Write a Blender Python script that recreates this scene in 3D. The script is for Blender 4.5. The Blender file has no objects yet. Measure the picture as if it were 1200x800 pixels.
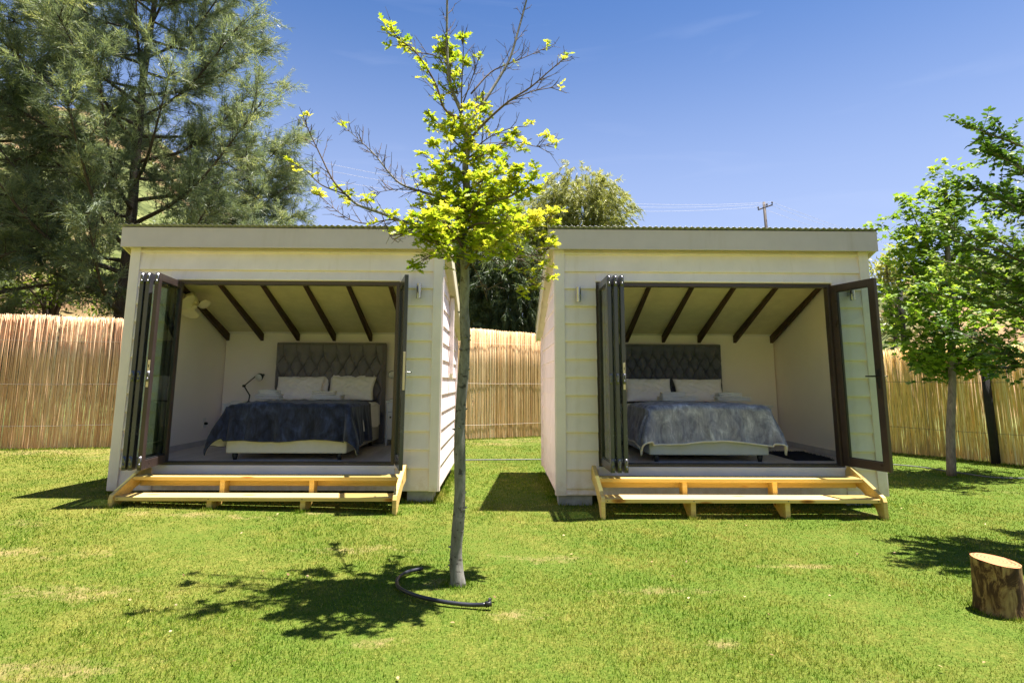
import bpy, bmesh, math, random
import numpy as np
from mathutils import Vector, Matrix, Euler

random.seed(7)
rng = np.random.default_rng(7)
SC = bpy.context.scene
COL = SC.collection
R = math.radians

# ------------------------------------------------------------------ camera
cam_d = bpy.data.cameras.new("camera")
cam = bpy.data.objects.new("camera", cam_d)
COL.objects.link(cam)
cam_d.sensor_width = 36.0
cam_d.lens = 702.62 / 1200 * 36.0
cam_d.shift_x = (600 - 596.87) / 1200
cam_d.shift_y = -(400 - 337.75) / 1200
cam_d.clip_start = 0.05
cam_d.clip_end = 2000
cam.matrix_world = Matrix.Translation((0, -7.577, 1.446)) @ (
    Matrix.Rotation(-0.01226, 4, 'Z') @ Matrix.Rotation(math.pi / 2 + 0.15484, 4, 'X') @ Matrix.Rotation(0.00448, 4, 'Z'))
SC.camera = cam

# ------------------------------------------------------------------ sky and sun
LIGHT_DIR = Vector((-0.245, -0.056, -1.0)).normalized()
world = bpy.data.worlds.new("World")
SC.world = world
world.use_nodes = True
wn = world.node_tree
wn.nodes.clear()
sky = wn.nodes.new('ShaderNodeTexSky')
sky.sky_type = 'NISHITA'
sky.sun_disc = False
sky.sun_elevation = math.asin(-LIGHT_DIR.z)
sky.sun_rotation = math.atan2(-LIGHT_DIR.x, -LIGHT_DIR.y)
sky.altitude = 300
sky.air_density = 1.0
sky.dust_density = 0.5
sky.ozone_density = 3.2
hsv = wn.nodes.new('ShaderNodeHueSaturation')
hsv.inputs['Saturation'].default_value = 1.22
hsv.inputs['Hue'].default_value = 0.507
hsv.inputs['Value'].default_value = 0.60
bg = wn.nodes.new('ShaderNodeBackground')
bg.inputs['Strength'].default_value = 0.07
wo = wn.nodes.new('ShaderNodeOutputWorld')
wn.links.new(sky.outputs[0], hsv.inputs['Color'])
# paler air towards the horizon, the same all the way round
tcw = wn.nodes.new('ShaderNodeTexCoord'); sepw = wn.nodes.new('ShaderNodeSeparateXYZ')
wn.links.new(tcw.outputs['Generated'], sepw.inputs[0])
mr = wn.nodes.new('ShaderNodeMapRange'); mr.interpolation_type = 'SMOOTHSTEP'
mr.inputs['From Min'].default_value = 0.62; mr.inputs['From Max'].default_value = 0.12
mr.inputs['To Min'].default_value = 0.0; mr.inputs['To Max'].default_value = 0.80
wn.links.new(sepw.outputs['Z'], mr.inputs['Value'])
hz_mix = wn.nodes.new('ShaderNodeMix'); hz_mix.data_type = 'RGBA'
hz_mix.inputs[7].default_value = (2.20, 2.60, 3.9, 1)
wn.links.new(mr.outputs[0], hz_mix.inputs[0]); wn.links.new(hsv.outputs[0], hz_mix.inputs[6])
# faint high wisps of cloud
mpw = wn.nodes.new('ShaderNodeMapping'); mpw.inputs['Scale'].default_value = (1.3, 1.3, 9.0); mpw.inputs['Rotation'].default_value = (0.0, 0.22, 0.0)
nzw = wn.nodes.new('ShaderNodeTexNoise'); nzw.inputs['Scale'].default_value = 2.2; nzw.inputs['Detail'].default_value = 6; nzw.inputs['Distortion'].default_value = 0.8
wn.links.new(tcw.outputs['Generated'], mpw.inputs[0]); wn.links.new(mpw.outputs[0], nzw.inputs['Vector'])
rmw = wn.nodes.new('ShaderNodeMapRange'); rmw.inputs['From Min'].default_value = 0.58; rmw.inputs['From Max'].default_value = 0.85; rmw.inputs['To Max'].default_value = 0.15
wn.links.new(nzw.outputs['Fac'], rmw.inputs['Value'])
cl_mix = wn.nodes.new('ShaderNodeMix'); cl_mix.data_type = 'RGBA'; cl_mix.inputs[7].default_value = (2.7, 3.1, 4.2, 1)
wn.links.new(rmw.outputs[0], cl_mix.inputs[0]); wn.links.new(hz_mix.outputs[2], cl_mix.inputs[6])
wn.links.new(cl_mix.outputs[2], bg.inputs[0])
wn.links.new(bg.outputs[0], wo.inputs[0])

sun_d = bpy.data.lights.new("sun", 'SUN')
sun = bpy.data.objects.new("sun", sun_d)
COL.objects.link(sun)
sun_d.energy = 4.7
sun_d.angle = R(0.53)
sun_d.color = (1.0, 0.93, 0.86)
sun.rotation_euler = LIGHT_DIR.to_track_quat('-Z', 'Y').to_euler()
sun.location = (6, 3, 20)

SC.view_settings.view_transform = 'Standard'
SC.view_settings.look = 'None'
SC.view_settings.exposure = 1.93
SC.view_settings.gamma = 1.0
SC.view_settings.use_curve_mapping = False
SC.cycles.max_bounces = 14
SC.cycles.diffuse_bounces = 12
SC.cycles.transparent_max_bounces = 16
SC.cycles.caustics_reflective = False
SC.cycles.caustics_refractive = False

# ------------------------------------------------------------------ material helpers
class NT:
    def __init__(s, name):
        s.m = bpy.data.materials.new(name)
        s.m.use_nodes = True
        s.t = s.m.node_tree
        s.t.nodes.clear()
        s.out = s.n('ShaderNodeOutputMaterial')
        s._co = None
    def n(s, typ, **kw):
        nd = s.t.nodes.new(typ)
        for k, v in kw.items():
            setattr(nd, k, v)
        return nd
    def l(s, a, b):
        s.t.links.new(a, b)
    def co(s, scale=(1, 1, 1), rot=(0, 0, 0), which='Object'):
        if s._co is None:
            s._co = s.n('ShaderNodeTexCoord')
        mp = s.n('ShaderNodeMapping')
        mp.inputs['Scale'].default_value = scale
        mp.inputs['Rotation'].default_value = rot
        s.l(s._co.outputs[which], mp.inputs[0])
        return mp.outputs[0]
    def noise(s, vec, scale, detail=4, rough=0.55, dist=0.0, dim='3D'):
        nd = s.n('ShaderNodeTexNoise')
        nd.inputs['Scale'].default_value = scale
        nd.inputs['Detail'].default_value = detail
        nd.inputs['Roughness'].default_value = rough
        nd.inputs['Distortion'].default_value = dist
        if vec is not None:
            s.l(vec, nd.inputs['Vector'])
        return nd.outputs['Fac']
    def ramp(s, fac, stops, interp='LINEAR'):
        nd = s.n('ShaderNodeValToRGB')
        nd.color_ramp.interpolation = interp
        el = nd.color_ramp.elements
        while len(el) < len(stops):
            el.new(0.5)
        for e, (p, c) in zip(el, stops):
            e.position = p
            e.color = (*c, 1) if len(c) == 3 else c
        s.l(fac, nd.inputs[0])
        return nd.outputs[0]
    def mix(s, fac, a, b, mode='MIX'):
        nd = s.n('ShaderNodeMix', data_type='RGBA', blend_type=mode)
        for sock, v in ((nd.inputs[0], fac), (nd.inputs[6], a), (nd.inputs[7], b)):
            if hasattr(v, 'is_linked'):
                s.l(v, sock)
            elif isinstance(v, (int, float)):
                sock.default_value = v
            else:
                sock.default_value = (*v, 1)
        return nd.outputs[2]
    def math(s, op, a, b=0.0, clamp=False):
        nd = s.n('ShaderNodeMath', operation=op, use_clamp=clamp)
        for sock, v in ((nd.inputs[0], a), (nd.inputs[1], b)):
            if hasattr(v, 'is_linked'):
                s.l(v, sock)
            else:
                sock.default_value = v
        return nd.outputs[0]
    def attr(s, name):
        nd = s.n('ShaderNodeAttribute', attribute_name=name)
        return nd.outputs['Fac']
    def objrand(s):
        return s.n('ShaderNodeObjectInfo').outputs['Random']
    def bump(s, h, strength=0.3, dist=0.01):
        nd = s.n('ShaderNodeBump')
        nd.inputs['Strength'].default_value = strength
        nd.inputs['Distance'].default_value = dist
        s.l(h, nd.inputs['Height'])
        return nd.outputs[0]
    def pbsdf(s, col, rough=0.6, metal=0.0, normal=None, spec=0.5, sheen=0.0, final=True, **kw):
        nd = s.n('ShaderNodeBsdfPrincipled')
        for key, v in (('Base Color', col), ('Roughness', rough), ('Metallic', metal), ('Specular IOR Level', spec), ('Sheen Weight', sheen)):
            if hasattr(v, 'is_linked'):
                s.l(v, nd.inputs[key])
            elif isinstance(v, tuple):
                nd.inputs[key].default_value = (*v, 1)
            else:
                nd.inputs[key].default_value = v
        for k, v in kw.items():
            nd.inputs[k].default_value = v
        if normal is not None:
            s.l(normal, nd.inputs['Normal'])
        if final:
            s.l(nd.outputs[0], s.out.inputs[0])
        return nd.outputs[0]

def c255(r, g, b):
    f = lambda v: (v / 255 / 12.92) if v / 255 <= 0.04045 else ((v / 255 + 0.055) / 1.055) ** 2.4
    return (f(r), f(g), f(b))

def simple(name, col, rough=0.5, metal=0.0, var=0.08, nscale=6.0, bump=0.1, bdist=0.003, spec=0.5, sheen=0.0):
    m = NT(name)
    co = m.co()
    f = m.noise(co, nscale, 5, 0.6)
    dark = tuple(c * (1 - var) for c in col)
    lite = tuple(min(1, c * (1 + var)) for c in col)
    c = m.ramp(f, [(0.3, dark), (0.7, lite)])
    nb = m.bump(m.noise(co, nscale * 12, 3), bump, bdist)
    rr = m.math('MULTIPLY_ADD', f, 0.15)
    r2 = m.math('ADD', m.math('MULTIPLY', f, 0.16), rough - 0.08)
    m.pbsdf(c, r2, metal, nb, spec, sheen)
    return m.m

MT = {}
# painted fibre-cement weatherboard
def mat_board(name, base):
    m = NT(name)
    co = m.co()
    f = m.noise(co, 2.5, 5, 0.6)
    streak = m.noise(m.co((9, 9, 0.8)), 1.0, 4, 0.6)
    dark = tuple(c * 0.90 for c in base)
    lite = tuple(min(1, c * 1.05) for c in base)
    c = m.ramp(f, [(0.25, dark), (0.75, lite)])
    dirt = m.ramp(streak, [(0.55, (1, 1, 1)), (0.85, (0.90, 0.88, 0.83))])
    c = m.mix(1.0, c, dirt, 'MULTIPLY')
    geo = m.n('ShaderNodeNewGeometry'); sp = m.n('ShaderNodeSeparateXYZ'); m.l(geo.outputs['Position'], sp.inputs[0])
    spl = m.math('SUBTRACT', m.math('MULTIPLY', m.noise(geo.outputs['Position'], 9.0, 5, 0.7), 0.75), m.math('SUBTRACT', sp.outputs[2], 0.05))
    splash = m.ramp(spl, [(0.16, (1, 1, 1)), (0.45, (0.80, 0.72, 0.60))])
    c = m.mix(1.0, c, splash, 'MULTIPLY')
    rnd = m.ramp(m.objrand(), [(0, (0.965, 0.965, 0.96)), (1, (1.02, 1.02, 1.02))])
    c = m.mix(1.0, c, rnd, 'MULTIPLY')
    grain = m.noise(m.co((3, 60, 60)), 3.0, 4, 0.6)
    m.pbsdf(c, 0.55, 0, m.bump(grain, 0.25, 0.002), 0.35)
    return m.m
MT['board'] = mat_board('beige_painted_board', (0.90, 0.79, 0.78))
MT['trim'] = mat_board('beige_painted_trim', (0.89, 0.785, 0.78))
MT['fascia'] = mat_board('grey_beige_fascia', (0.62, 0.54, 0.56))
MT['soffit'] = simple('soffit_paint', (0.66, 0.61, 0.42), 0.6)
MT['inner'] = simple('cream_interior_paint', (0.96, 0.89, 0.885), 0.55, var=0.03, nscale=1.5, bump=0.15, bdist=0.002)
MT['ceiling'] = simple('white_ceiling_paint', (0.95, 0.92, 0.86), 0.6, var=0.02, nscale=1.5)
MT['sillboard'] = simple('pale_sill_board', (0.78, 0.75, 0.80), 0.35, var=0.05, nscale=3)
MT['skirting'] = simple('grey_skirting', (0.55, 0.53, 0.57), 0.45)
MT['block'] = simple('concrete_block', (0.30, 0.31, 0.32), 0.9, var=0.25, nscale=9, bump=0.7, bdist=0.006)
MT['metal_roof'] = simple('grey_corrugated_steel', (0.22, 0.22, 0.215), 0.45, 0.5, var=0.15)
MT['alu'] = simple('bronze_aluminium', (0.062, 0.045, 0.042), 0.30, 0.25, var=0.15, nscale=3, bump=0.03)
MT['alu2'] = simple('charcoal_aluminium', (0.075, 0.074, 0.085), 0.25, 0.35, var=0.15, nscale=3, bump=0.03)
MT['steel'] = simple('brushed_steel', (0.55, 0.55, 0.55), 0.25, 1.0, var=0.1, nscale=20)
MT['black'] = simple('black_plastic', (0.015, 0.015, 0.017), 0.4, 0, var=0.2, bump=0.03)
MT['whiteplastic'] = simple('white_plastic', (0.80, 0.80, 0.80), 0.35, 0, var=0.02, bump=0.02)
MT['fanplastic'] = simple('ivory_fan_plastic', (0.78, 0.74, 0.62), 0.35, 0, var=0.03, bump=0.02)
MT['whitepaint'] = simple('white_furniture_paint', (0.78, 0.80, 0.86), 0.35, 0, var=0.04, bump=0.03)
MT['linen'] = simple('white_linen', (0.93, 0.90, 0.95), 0.85, 0, var=0.04, nscale=14, bump=0.35, bdist=0.004, spec=0.2, sheen=0.2)
MT['linen_warm'] = simple('warm_white_linen', (0.90, 0.88, 0.85), 0.85, 0, var=0.05, nscale=14, bump=0.35, bdist=0.004, spec=0.2, sheen=0.2)
MT['towel'] = simple('white_terry_towel', (0.86, 0.85, 0.85), 0.95, 0, var=0.05, nscale=30, bump=0.9, bdist=0.006, spec=0.1, sheen=0.4)
MT['towel_cream'] = simple('cream_terry_towel', (0.84, 0.80, 0.72), 0.95, 0, var=0.05, nscale=30, bump=0.9, bdist=0.006, spec=0.1, sheen=0.4)
MT['fleece'] = simple('cream_fleece', (0.74, 0.72, 0.68), 0.95, 0, var=0.06, nscale=30, bump=0.9, bdist=0.006, spec=0.1, sheen=0.4)
MT['bedbase1'] = simple('cream_bed_base', (0.58, 0.57, 0.52), 0.8, 0, var=0.04, nscale=20)
MT['bedbase2'] = simple('pale_blue_bed_base', (0.40, 0.45, 0.52), 0.8, 0, var=0.04, nscale=20)
MT['rug'] = simple('charcoal_shag', (0.05, 0.05, 0.058), 0.95, 0, var=0.5, nscale=25, bump=1.0, bdist=0.02)
MT['rubber'] = simple('black_rubber_hose', (0.02, 0.022, 0.03), 0.35, 0, var=0.3, nscale=8)
MT['pipe'] = simple('grey_poly_pipe', (0.11, 0.11, 0.12), 0.5)
MT['blackpost'] = simple('black_creosote_post', (0.012, 0.010, 0.010), 0.8, 0, var=0.6, nscale=12, bump=0.8, bdist=0.01)
MT['wirem'] = simple('galvanised_wire', (0.20, 0.17, 0.13), 0.5, 0.6)
MT['cable'] = simple('overhead_cable', (0.35, 0.35, 0.40), 0.6)
MT['polewood'] = simple('weathered_pole', (0.09, 0.075, 0.065), 0.8, 0, var=0.3)

def mat_velvet(name, dark, lite):
    m = NT(name)
    f = m.noise(m.co((3, 3, 2.0)), 2.2, 6, 0.62, 1.2)
    f2 = m.noise(m.co((14, 6, 3)), 2.0, 5, 0.7, 0.6)
    ff = m.math('ADD', m.math('MULTIPLY', f, 0.65), m.math('MULTIPLY', f2, 0.35))
    c = m.ramp(ff, [(0.40, dark), (0.54, tuple(a * 0.6 + b * 0.4 for a, b in zip(dark, lite))), (0.66, lite)])
    nb = m.bump(m.math('ADD', f2, m.math('MULTIPLY', m.noise(m.co(), 160, 2), 0.5)), 0.5, 0.012)
    m.pbsdf(c, 0.7, 0, nb, 0.2, 0.25)
    return m.m
MT['velvet1'] = mat_velvet('navy_plush', (0.004, 0.006, 0.018), (0.045, 0.062, 0.145))
MT['velvet2'] = mat_velvet('blue_grey_plush', (0.15, 0.16, 0.24), (0.52, 0.55, 0.70))

def mat_upholstery(name, col):
    m = NT(name)
    co = m.co()
    w = m.noise(m.co((200, 200, 200)), 1.0, 2)
    c = m.ramp(m.noise(co, 5, 4), [(0.3, tuple(x * 0.88 for x in col)), (0.7, tuple(x * 1.1 for x in col))])
    m.pbsdf(c, 0.85, 0, m.bump(w, 0.4, 0.002), 0.25, 0.3)
    return m.m
MT['uph1'] = mat_upholstery('mid_grey_upholstery', (0.20, 0.19, 0.225))
MT['uph2'] = mat_upholstery('slate_upholstery', (0.11, 0.115, 0.165))

def mat_wood(name, a, b, knots=True, axis=(0.35, 9, 9), rough=0.6, bump=0.3):
    m = NT(name)
    v = m.co(axis)
    off = m.n('ShaderNodeVectorMath', operation='ADD')
    comb = m.n('ShaderNodeCombineXYZ')
    rr = m.math('MULTIPLY', m.objrand(), 37.0)
    m.l(rr, comb.inputs[0]); m.l(rr, comb.inputs[1]); m.l(rr, comb.inputs[2])
    m.l(v, off.inputs[0]); m.l(comb.outputs[0], off.inputs[1])
    v = off.outputs[0]
    f = m.noise(v, 3.0, 6, 0.6, 1.5)
    c = m.ramp(f, [(0.3, a), (0.5, tuple((x + y) / 2 for x, y in zip(a, b))), (0.7, b)])
    if knots:
        k = m.n('ShaderNodeTexVoronoi'); k.feature = 'F1'
        k.inputs['Scale'].default_value = 1.0
        v2 = m.co((1.6, 5, 5))
        o2 = m.n('ShaderNodeVectorMath', operation='ADD')
        m.l(v2, o2.inputs[0]); m.l(comb.outputs[0], o2.inputs[1])
        m.l(o2.outputs[0], k.inputs['Vector'])
        kk = m.ramp(k.outputs['Distance'], [(0.03, (0.35, 0.16, 0.07)), (0.10, (0.72, 0.45, 0.25)), (0.16, (1, 1, 1))])
        c = m.mix(1.0, c, kk, 'MULTIPLY')
    tint = m.ramp(m.objrand(), [(0, (0.86, 0.84, 0.82)), (1, (1.06, 1.04, 1.0))])
    c = m.mix(1.0, c, tint, 'MULTIPLY')
    m.pbsdf(c, rough, 0, m.bump(f, bump, 0.004), 0.4)
    return m.m
MT['pine'] = mat_wood('treated_pine', (0.62, 0.43, 0.12), (0.80, 0.60, 0.24))
MT['rafter'] = mat_wood('dark_stained_rafter', (0.035, 0.018, 0.011), (0.075, 0.040, 0.023), False, (6, 0.6, 6))
MT['laminate'] = mat_wood('grey_oak_laminate', (0.50, 0.46, 0.45), (0.68, 0.63, 0.63), False, (5, 0.5, 5), 0.35, 0.08)

def mat_glass():
    m = NT('door_glass')
    tr = m.n('ShaderNodeBsdfTransparent'); tr.inputs[0].default_value = (0.86, 0.91, 0.88, 1)
    gl = m.n('ShaderNodeBsdfGlossy'); gl.inputs['Roughness'].default_value = 0.02
    lw = m.n('ShaderNodeLayerWeight'); lw.inputs[0].default_value = 0.5
    f = m.math('ADD', m.math('MULTIPLY', m.math('POWER', lw.outputs['Facing'], 5.0), 0.9), 0.035, True)
    mx = m.n('ShaderNodeMixShader')
    m.l(f, mx.inputs[0]); m.l(tr.outputs[0], mx.inputs[1]); m.l(gl.outputs[0], mx.inputs[2])
    m.l(mx.outputs[0], m.out.inputs[0])
    return m.m
MT['glass'] = mat_glass()

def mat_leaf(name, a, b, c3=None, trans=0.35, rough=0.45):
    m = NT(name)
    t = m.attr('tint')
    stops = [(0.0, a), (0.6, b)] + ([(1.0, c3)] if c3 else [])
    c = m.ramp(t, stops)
    p = m.pbsdf(c, rough, 0, None, 0.35, final=False)
    tl = m.n('ShaderNodeBsdfTranslucent')
    cc = m.mix(1.0, c, (1.15, 1.15, 0.65), 'MULTIPLY')
    m.l(cc, tl.inputs[0])
    mx = m.n('ShaderNodeMixShader'); mx.inputs[0].default_value = trans
    m.l(p, mx.inputs[1]); m.l(tl.outputs[0], mx.inputs[2])
    m.l(mx.outputs[0], m.out.inputs[0])
    return m.m
MT['oakleaf'] = mat_leaf('lime_oak_leaf', (0.17, 0.27, 0.02), (0.40, 0.46, 0.035), (0.64, 0.56, 0.09), 0.5)
MT['maple'] = mat_leaf('bright_green_leaf', (0.07, 0.14, 0.015), (0.21, 0.33, 0.03), (0.44, 0.52, 0.09), 0.45, 0.65)
MT['carob'] = mat_leaf('dark_glossy_leaf', (0.03, 0.08, 0.015), (0.11, 0.20, 0.03), (0.36, 0.44, 0.14), 0.3, 0.5)
MT['casu'] = mat_leaf('casuarina_needles', (0.085, 0.125, 0.085), (0.20, 0.25, 0.155), (0.44, 0.46, 0.22), 0.42)
MT['casu2'] = mat_leaf('casuarina_needles_dark', (0.05, 0.08, 0.04), (0.125, 0.17, 0.08), (0.28, 0.33, 0.12), 0.4)
MT['willow'] = mat_leaf('olive_drooping_leaf', (0.13, 0.16, 0.045), (0.34, 0.36, 0.12), (0.60, 0.56, 0.24), 0.42)
MT['shrub'] = mat_leaf('yellow_green_shrub_leaf', (0.08, 0.14, 0.02), (0.28, 0.38, 0.05), (0.55, 0.60, 0.10), 0.4)
MT['oleander'] = mat_leaf('oleander_leaf', (0.03, 0.09, 0.015), (0.09, 0.18, 0.03), (0.25, 0.36, 0.08), 0.3, 0.35)

def mat_bark(name, a, b, scale=(6, 6, 2), spots=False):
    m = NT(name)
    f = m.noise(m.co(scale), 3.0, 6, 0.65, 0.6)
    c = m.ramp(f, [(0.32, a), (0.68, b)])
    if spots:
        k = m.noise(m.co((10, 10, 16)), 2.0, 3, 0.5)
        kk = m.ramp(k, [(0.60, (1, 1, 1)), (0.68, (0.28, 0.25, 0.24))])
        c = m.mix(0.9, c, kk, 'MULTIPLY')
    m.pbsdf(c, 0.85, 0, m.bump(f, 0.6, 0.01), 0.2)
    return m.m
MT['oakbark'] = mat_bark('grey_oak_bark', (0.10, 0.095, 0.08), (0.27, 0.26, 0.23), (7, 7, 2.5), True)
MT['twig'] = mat_bark('brown_twig', (0.07, 0.05, 0.04), (0.17, 0.125, 0.10))
MT['bark2'] = mat_bark('grey_brown_bark', (0.10, 0.085, 0.07), (0.24, 0.21, 0.18), (8, 8, 3))
MT['darkbark'] = mat_bark('dark_bark', (0.035, 0.028, 0.022), (0.10, 0.08, 0.065))
MT['stumpbark'] = mat_bark('peeling_stump_bark', (0.055, 0.026, 0.012), (0.36, 0.23, 0.10), (6, 6, 3.0))

def mat_stumpbark():
    m = NT('stump_bark_patches')
    co = m.co((5, 5, 2.2)); f = m.noise(co, 2.6, 6, 0.7, 0.9); g = m.noise(m.co((40, 40, 4)), 1.0, 4, 0.6)
    c = m.ramp(f, [(0.40, (0.36, 0.25, 0.11)), (0.48, (0.24, 0.14, 0.06)), (0.54, (0.075, 0.035, 0.016)), (0.70, (0.035, 0.018, 0.010))])
    c = m.mix(1.0, c, m.ramp(g, [(0.3, (0.65, 0.62, 0.58)), (0.7, (1.15, 1.12, 1.05))]), 'MULTIPLY')
    m.pbsdf(c, 0.75, 0, m.bump(m.math('ADD', f, m.math('MULTIPLY', g, 0.4)), 0.8, 0.012), 0.3)
    return m.m
MT['stumpbark'] = mat_stumpbark()
def mat_stumptop():
    m = NT('cut_log_end')
    co = m.co()
    g = m.n('ShaderNodeTexWave', wave_type='RINGS', rings_direction='Z')
    g.inputs['Scale'].default_value = 16; g.inputs['Distortion'].default_value = 3; g.inputs['Detail'].default_value = 3
    m.l(co, g.inputs['Vector'])
    c = m.ramp(g.outputs['Fac'], [(0.2, (0.32, 0.12, 0.05)), (0.8, (0.50, 0.215, 0.095))])
    crack = m.ramp(m.noise(m.co((18, 5, 1)), 1.0, 4, 0.6, 1.0), [(0.60, (1, 1, 1)), (0.70, (0.22, 0.12, 0.08))])
    c = m.mix(0.8, c, crack, 'MULTIPLY')
    m.pbsdf(c, 0.75, 0, m.bump(g.outputs['Fac'], 0.3, 0.004), 0.25)
    return m.m
MT['stumptop'] = mat_stumptop()

def mat_reed(name, stops):
    m = NT(name)
    t = m.attr('tint')
    c = m.ramp(t, stops)
    n = m.noise(m.co((20, 20, 2.2)), 1.2, 4, 0.6)
    nn = m.ramp(n, [(0.3, (0.80, 0.76, 0.70)), (0.65, (1.05, 1.04, 1.0))])
    c = m.mix(1.0, c, nn, 'MULTIPLY')
    # nodes of the cane
    n2 = m.noise(m.co((60, 60, 7)), 1.0, 2, 0.5)
    c = m.mix(1.0, c, m.ramp(n2, [(0.62, (1, 1, 1)), (0.72, (0.55, 0.45, 0.35))]), 'MULTIPLY')
    m.pbsdf(c, 0.6, 0, None, 0.35)
    return m.m
MT['reed1'] = mat_reed('tan_reed', [(0, (0.46, 0.25, 0.13)), (0.35, (0.74, 0.46, 0.26)), (0.75, (0.86, 0.60, 0.38)), (1, (0.95, 0.80, 0.55))])
MT['reed2'] = mat_reed('golden_reed', [(0, (0.50, 0.30, 0.13)), (0.35, (0.80, 0.54, 0.27)), (0.75, (0.90, 0.66, 0.38)), (1, (0.95, 0.82, 0.57))])
MT['reed3'] = mat_reed('mustard_reed', [(0, (0.34, 0.24, 0.13)), (0.3, (0.76, 0.54, 0.18)), (0.75, (0.90, 0.67, 0.26)), (1, (0.95, 0.84, 0.50))])

# patch pattern shared by the soil and the blades above it (world coordinates)
PATCHES = [  # x, y, rx, ry : worn, straw coloured places in the lawn
    (-2.95, -3.15, .55, .16), (-3.5, -3.75, .30, .10), (-8.9, 4.1, 2.2, .75), (-6.3, 3.6, 1.7, .7), (0.6, 8.2, 2.2, .8), (-0.3, 7.0, .9, .35),
    (0.12, -3.55, .16, .09), (0.35, -2.3, .32, .12), (-1.2, -2.05, .45, .10), (-0.75, -3.95, .16, .10), (-2.3, -4.25, .5, .14), (-4.2, -2.3, .9, .16),
    (1.2, -3.1, .5, .09), (1.25, -3.95, .12, .07), (-5.3, -3.9, .3, .1), (2.35, -2.5, .3, .06), (-3.1, -1.0, .8, .12), (-1.9, -.65, .55, .15), (-5.6, -1.5, 1.0, .25), (7.6, .9, .8, .2),
    (-0.45, -2.95, .16, .10), (1.9, -4.4, .14, .06), (4.05, -.55, .2, .2)]
def patch_nodes(m):
    """0..1 wear mask from world position"""
    geo = m.n('ShaderNodeNewGeometry')
    sep = m.n('ShaderNodeSeparateXYZ'); m.l(geo.outputs['Position'], sep.inputs[0])
    wob = m.noise(geo.outputs['Position'], 3.0, 5, 0.65)
    acc = None
    for (x, y, rx, ry) in PATCHES:
        dx = m.math('DIVIDE', m.math('SUBTRACT', sep.outputs[0], x), rx)
        dy = m.math('DIVIDE', m.math('SUBTRACT', sep.outputs[1], y), ry)
        d = m.math('ADD', m.math('MULTIPLY', dx, dx), m.math('MULTIPLY', dy, dy))
        d = m.math('SUBTRACT', 1.25, d)
        acc = d if acc is None else m.math('MAXIMUM', acc, d)
    fine = m.noise(geo.outputs['Position'], 16.0, 5, 0.7)
    acc = m.math('ADD', m.math('MAXIMUM', acc, -3.0), m.math('MULTIPLY', m.math('SUBTRACT', wob, 0.52), 9.0))
    acc = m.math('ADD', acc, m.math('MULTIPLY', m.math('SUBTRACT', fine, 0.5), 7.0))
    return m.math('MULTIPLY', m.math('MULTIPLY', acc, 0.24, True), 0.72), geo.outputs['Position'], sep
def mat_lawn(blade):
    m = NT('lawn_grass_blades' if blade else 'lawn_soil')
    wear, pos, sep = patch_nodes(m)
    big = m.noise(pos, 0.55, 5, 0.6)
    mid = m.noise(pos, 2.6, 5, 0.65, 0.5)
    fin = m.noise(pos, 11.0, 4, 0.7)
    mixv = m.math('ADD', m.math('MULTIPLY', big, 0.35), m.math('ADD', m.math('MULTIPLY', mid, 0.35), m.math('MULTIPLY', fin, 0.3)))
    if blade:
        t = m.attr('tint')
        green = m.ramp(t, [(0, (0.06, 0.125, 0.008)), (0.45, (0.115, 0.215, 0.014)), (0.8, (0.24, 0.345, 0.04)), (1, (0.52, 0.50, 0.22))])
        dry = m.ramp(t, [(0, (0.14, 0.18, 0.03)), (0.5, (0.35, 0.35, 0.10)), (1, (0.66, 0.56, 0.32))])
        f = m.ramp(mixv, [(0.46, (0, 0, 0)), (0.58, (0.9, 0.9, 0.9))])
        fac = m.math('MAXIMUM', f, wear)
        # greener towards the right of the garden
        gx = m.math('MULTIPLY', m.math('ADD', sep.outputs[0], 5.0), 0.06, True)
        fac = m.math('MULTIPLY', fac, m.math('SUBTRACT', 1.0, m.math('MULTIPLY', gx, 0.45)), True)
        deep = m.ramp(mixv, [(0.38, (0.60, 0.68, 0.35)), (0.50, (0.88, 0.88, 0.48)), (0.64, (1.0, 0.90, 0.62))])
        c = m.mix(1.0, m.mix(fac, green, dry), deep, 'MULTIPLY')
        p = m.pbsdf(c, 0.6, 0, None, 0.12, final=False)
        tl = m.n('ShaderNodeBsdfTranslucent'); m.l(c, tl.inputs[0])
        mx = m.n('ShaderNodeMixShader'); mx.inputs[0].default_value = 0.35
        m.l(p, mx.inputs[1]); m.l(tl.outputs[0], mx.inputs[2]); m.l(mx.outputs[0], m.out.inputs[0])
    else:
        fine = m.noise(pos, 60, 4, 0.7)
        base = m.ramp(fine, [(0.3, (0.052, 0.076, 0.010)), (0.55, (0.105, 0.135, 0.019)), (0.75, (0.22, 0.21, 0.055))])
        soil = m.ramp(m.noise(pos, 14, 5, 0.65), [(0.3, (0.30, 0.17, 0.095)), (0.7, (0.56, 0.36, 0.22))])
        drift = m.math('ADD', m.math('MULTIPLY', sep.outputs[0], -0.055), m.math('MULTIPLY', m.math('SUBTRACT', mixv, 0.5), 5.0))
        tone = m.ramp(m.math('ADD', drift, 0.45, True), [(0.05, (0.80, 0.98, 0.85)), (0.5, (1.0, 1.0, 1.0)), (0.95, (1.42, 1.18, 1.5))])
        base = m.mix(1.0, base, tone, 'MULTIPLY')
        c = m.mix(m.math('MULTIPLY', wear, 0.80, True), base, soil)
        m.pbsdf(c, 0.95, 0, m.bump(fine, 0.8, 0.02), 0.1)
    return m.m
MT['lawn_soil'] = mat_lawn(False)
MT['blade'] = mat_lawn(True)

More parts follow.
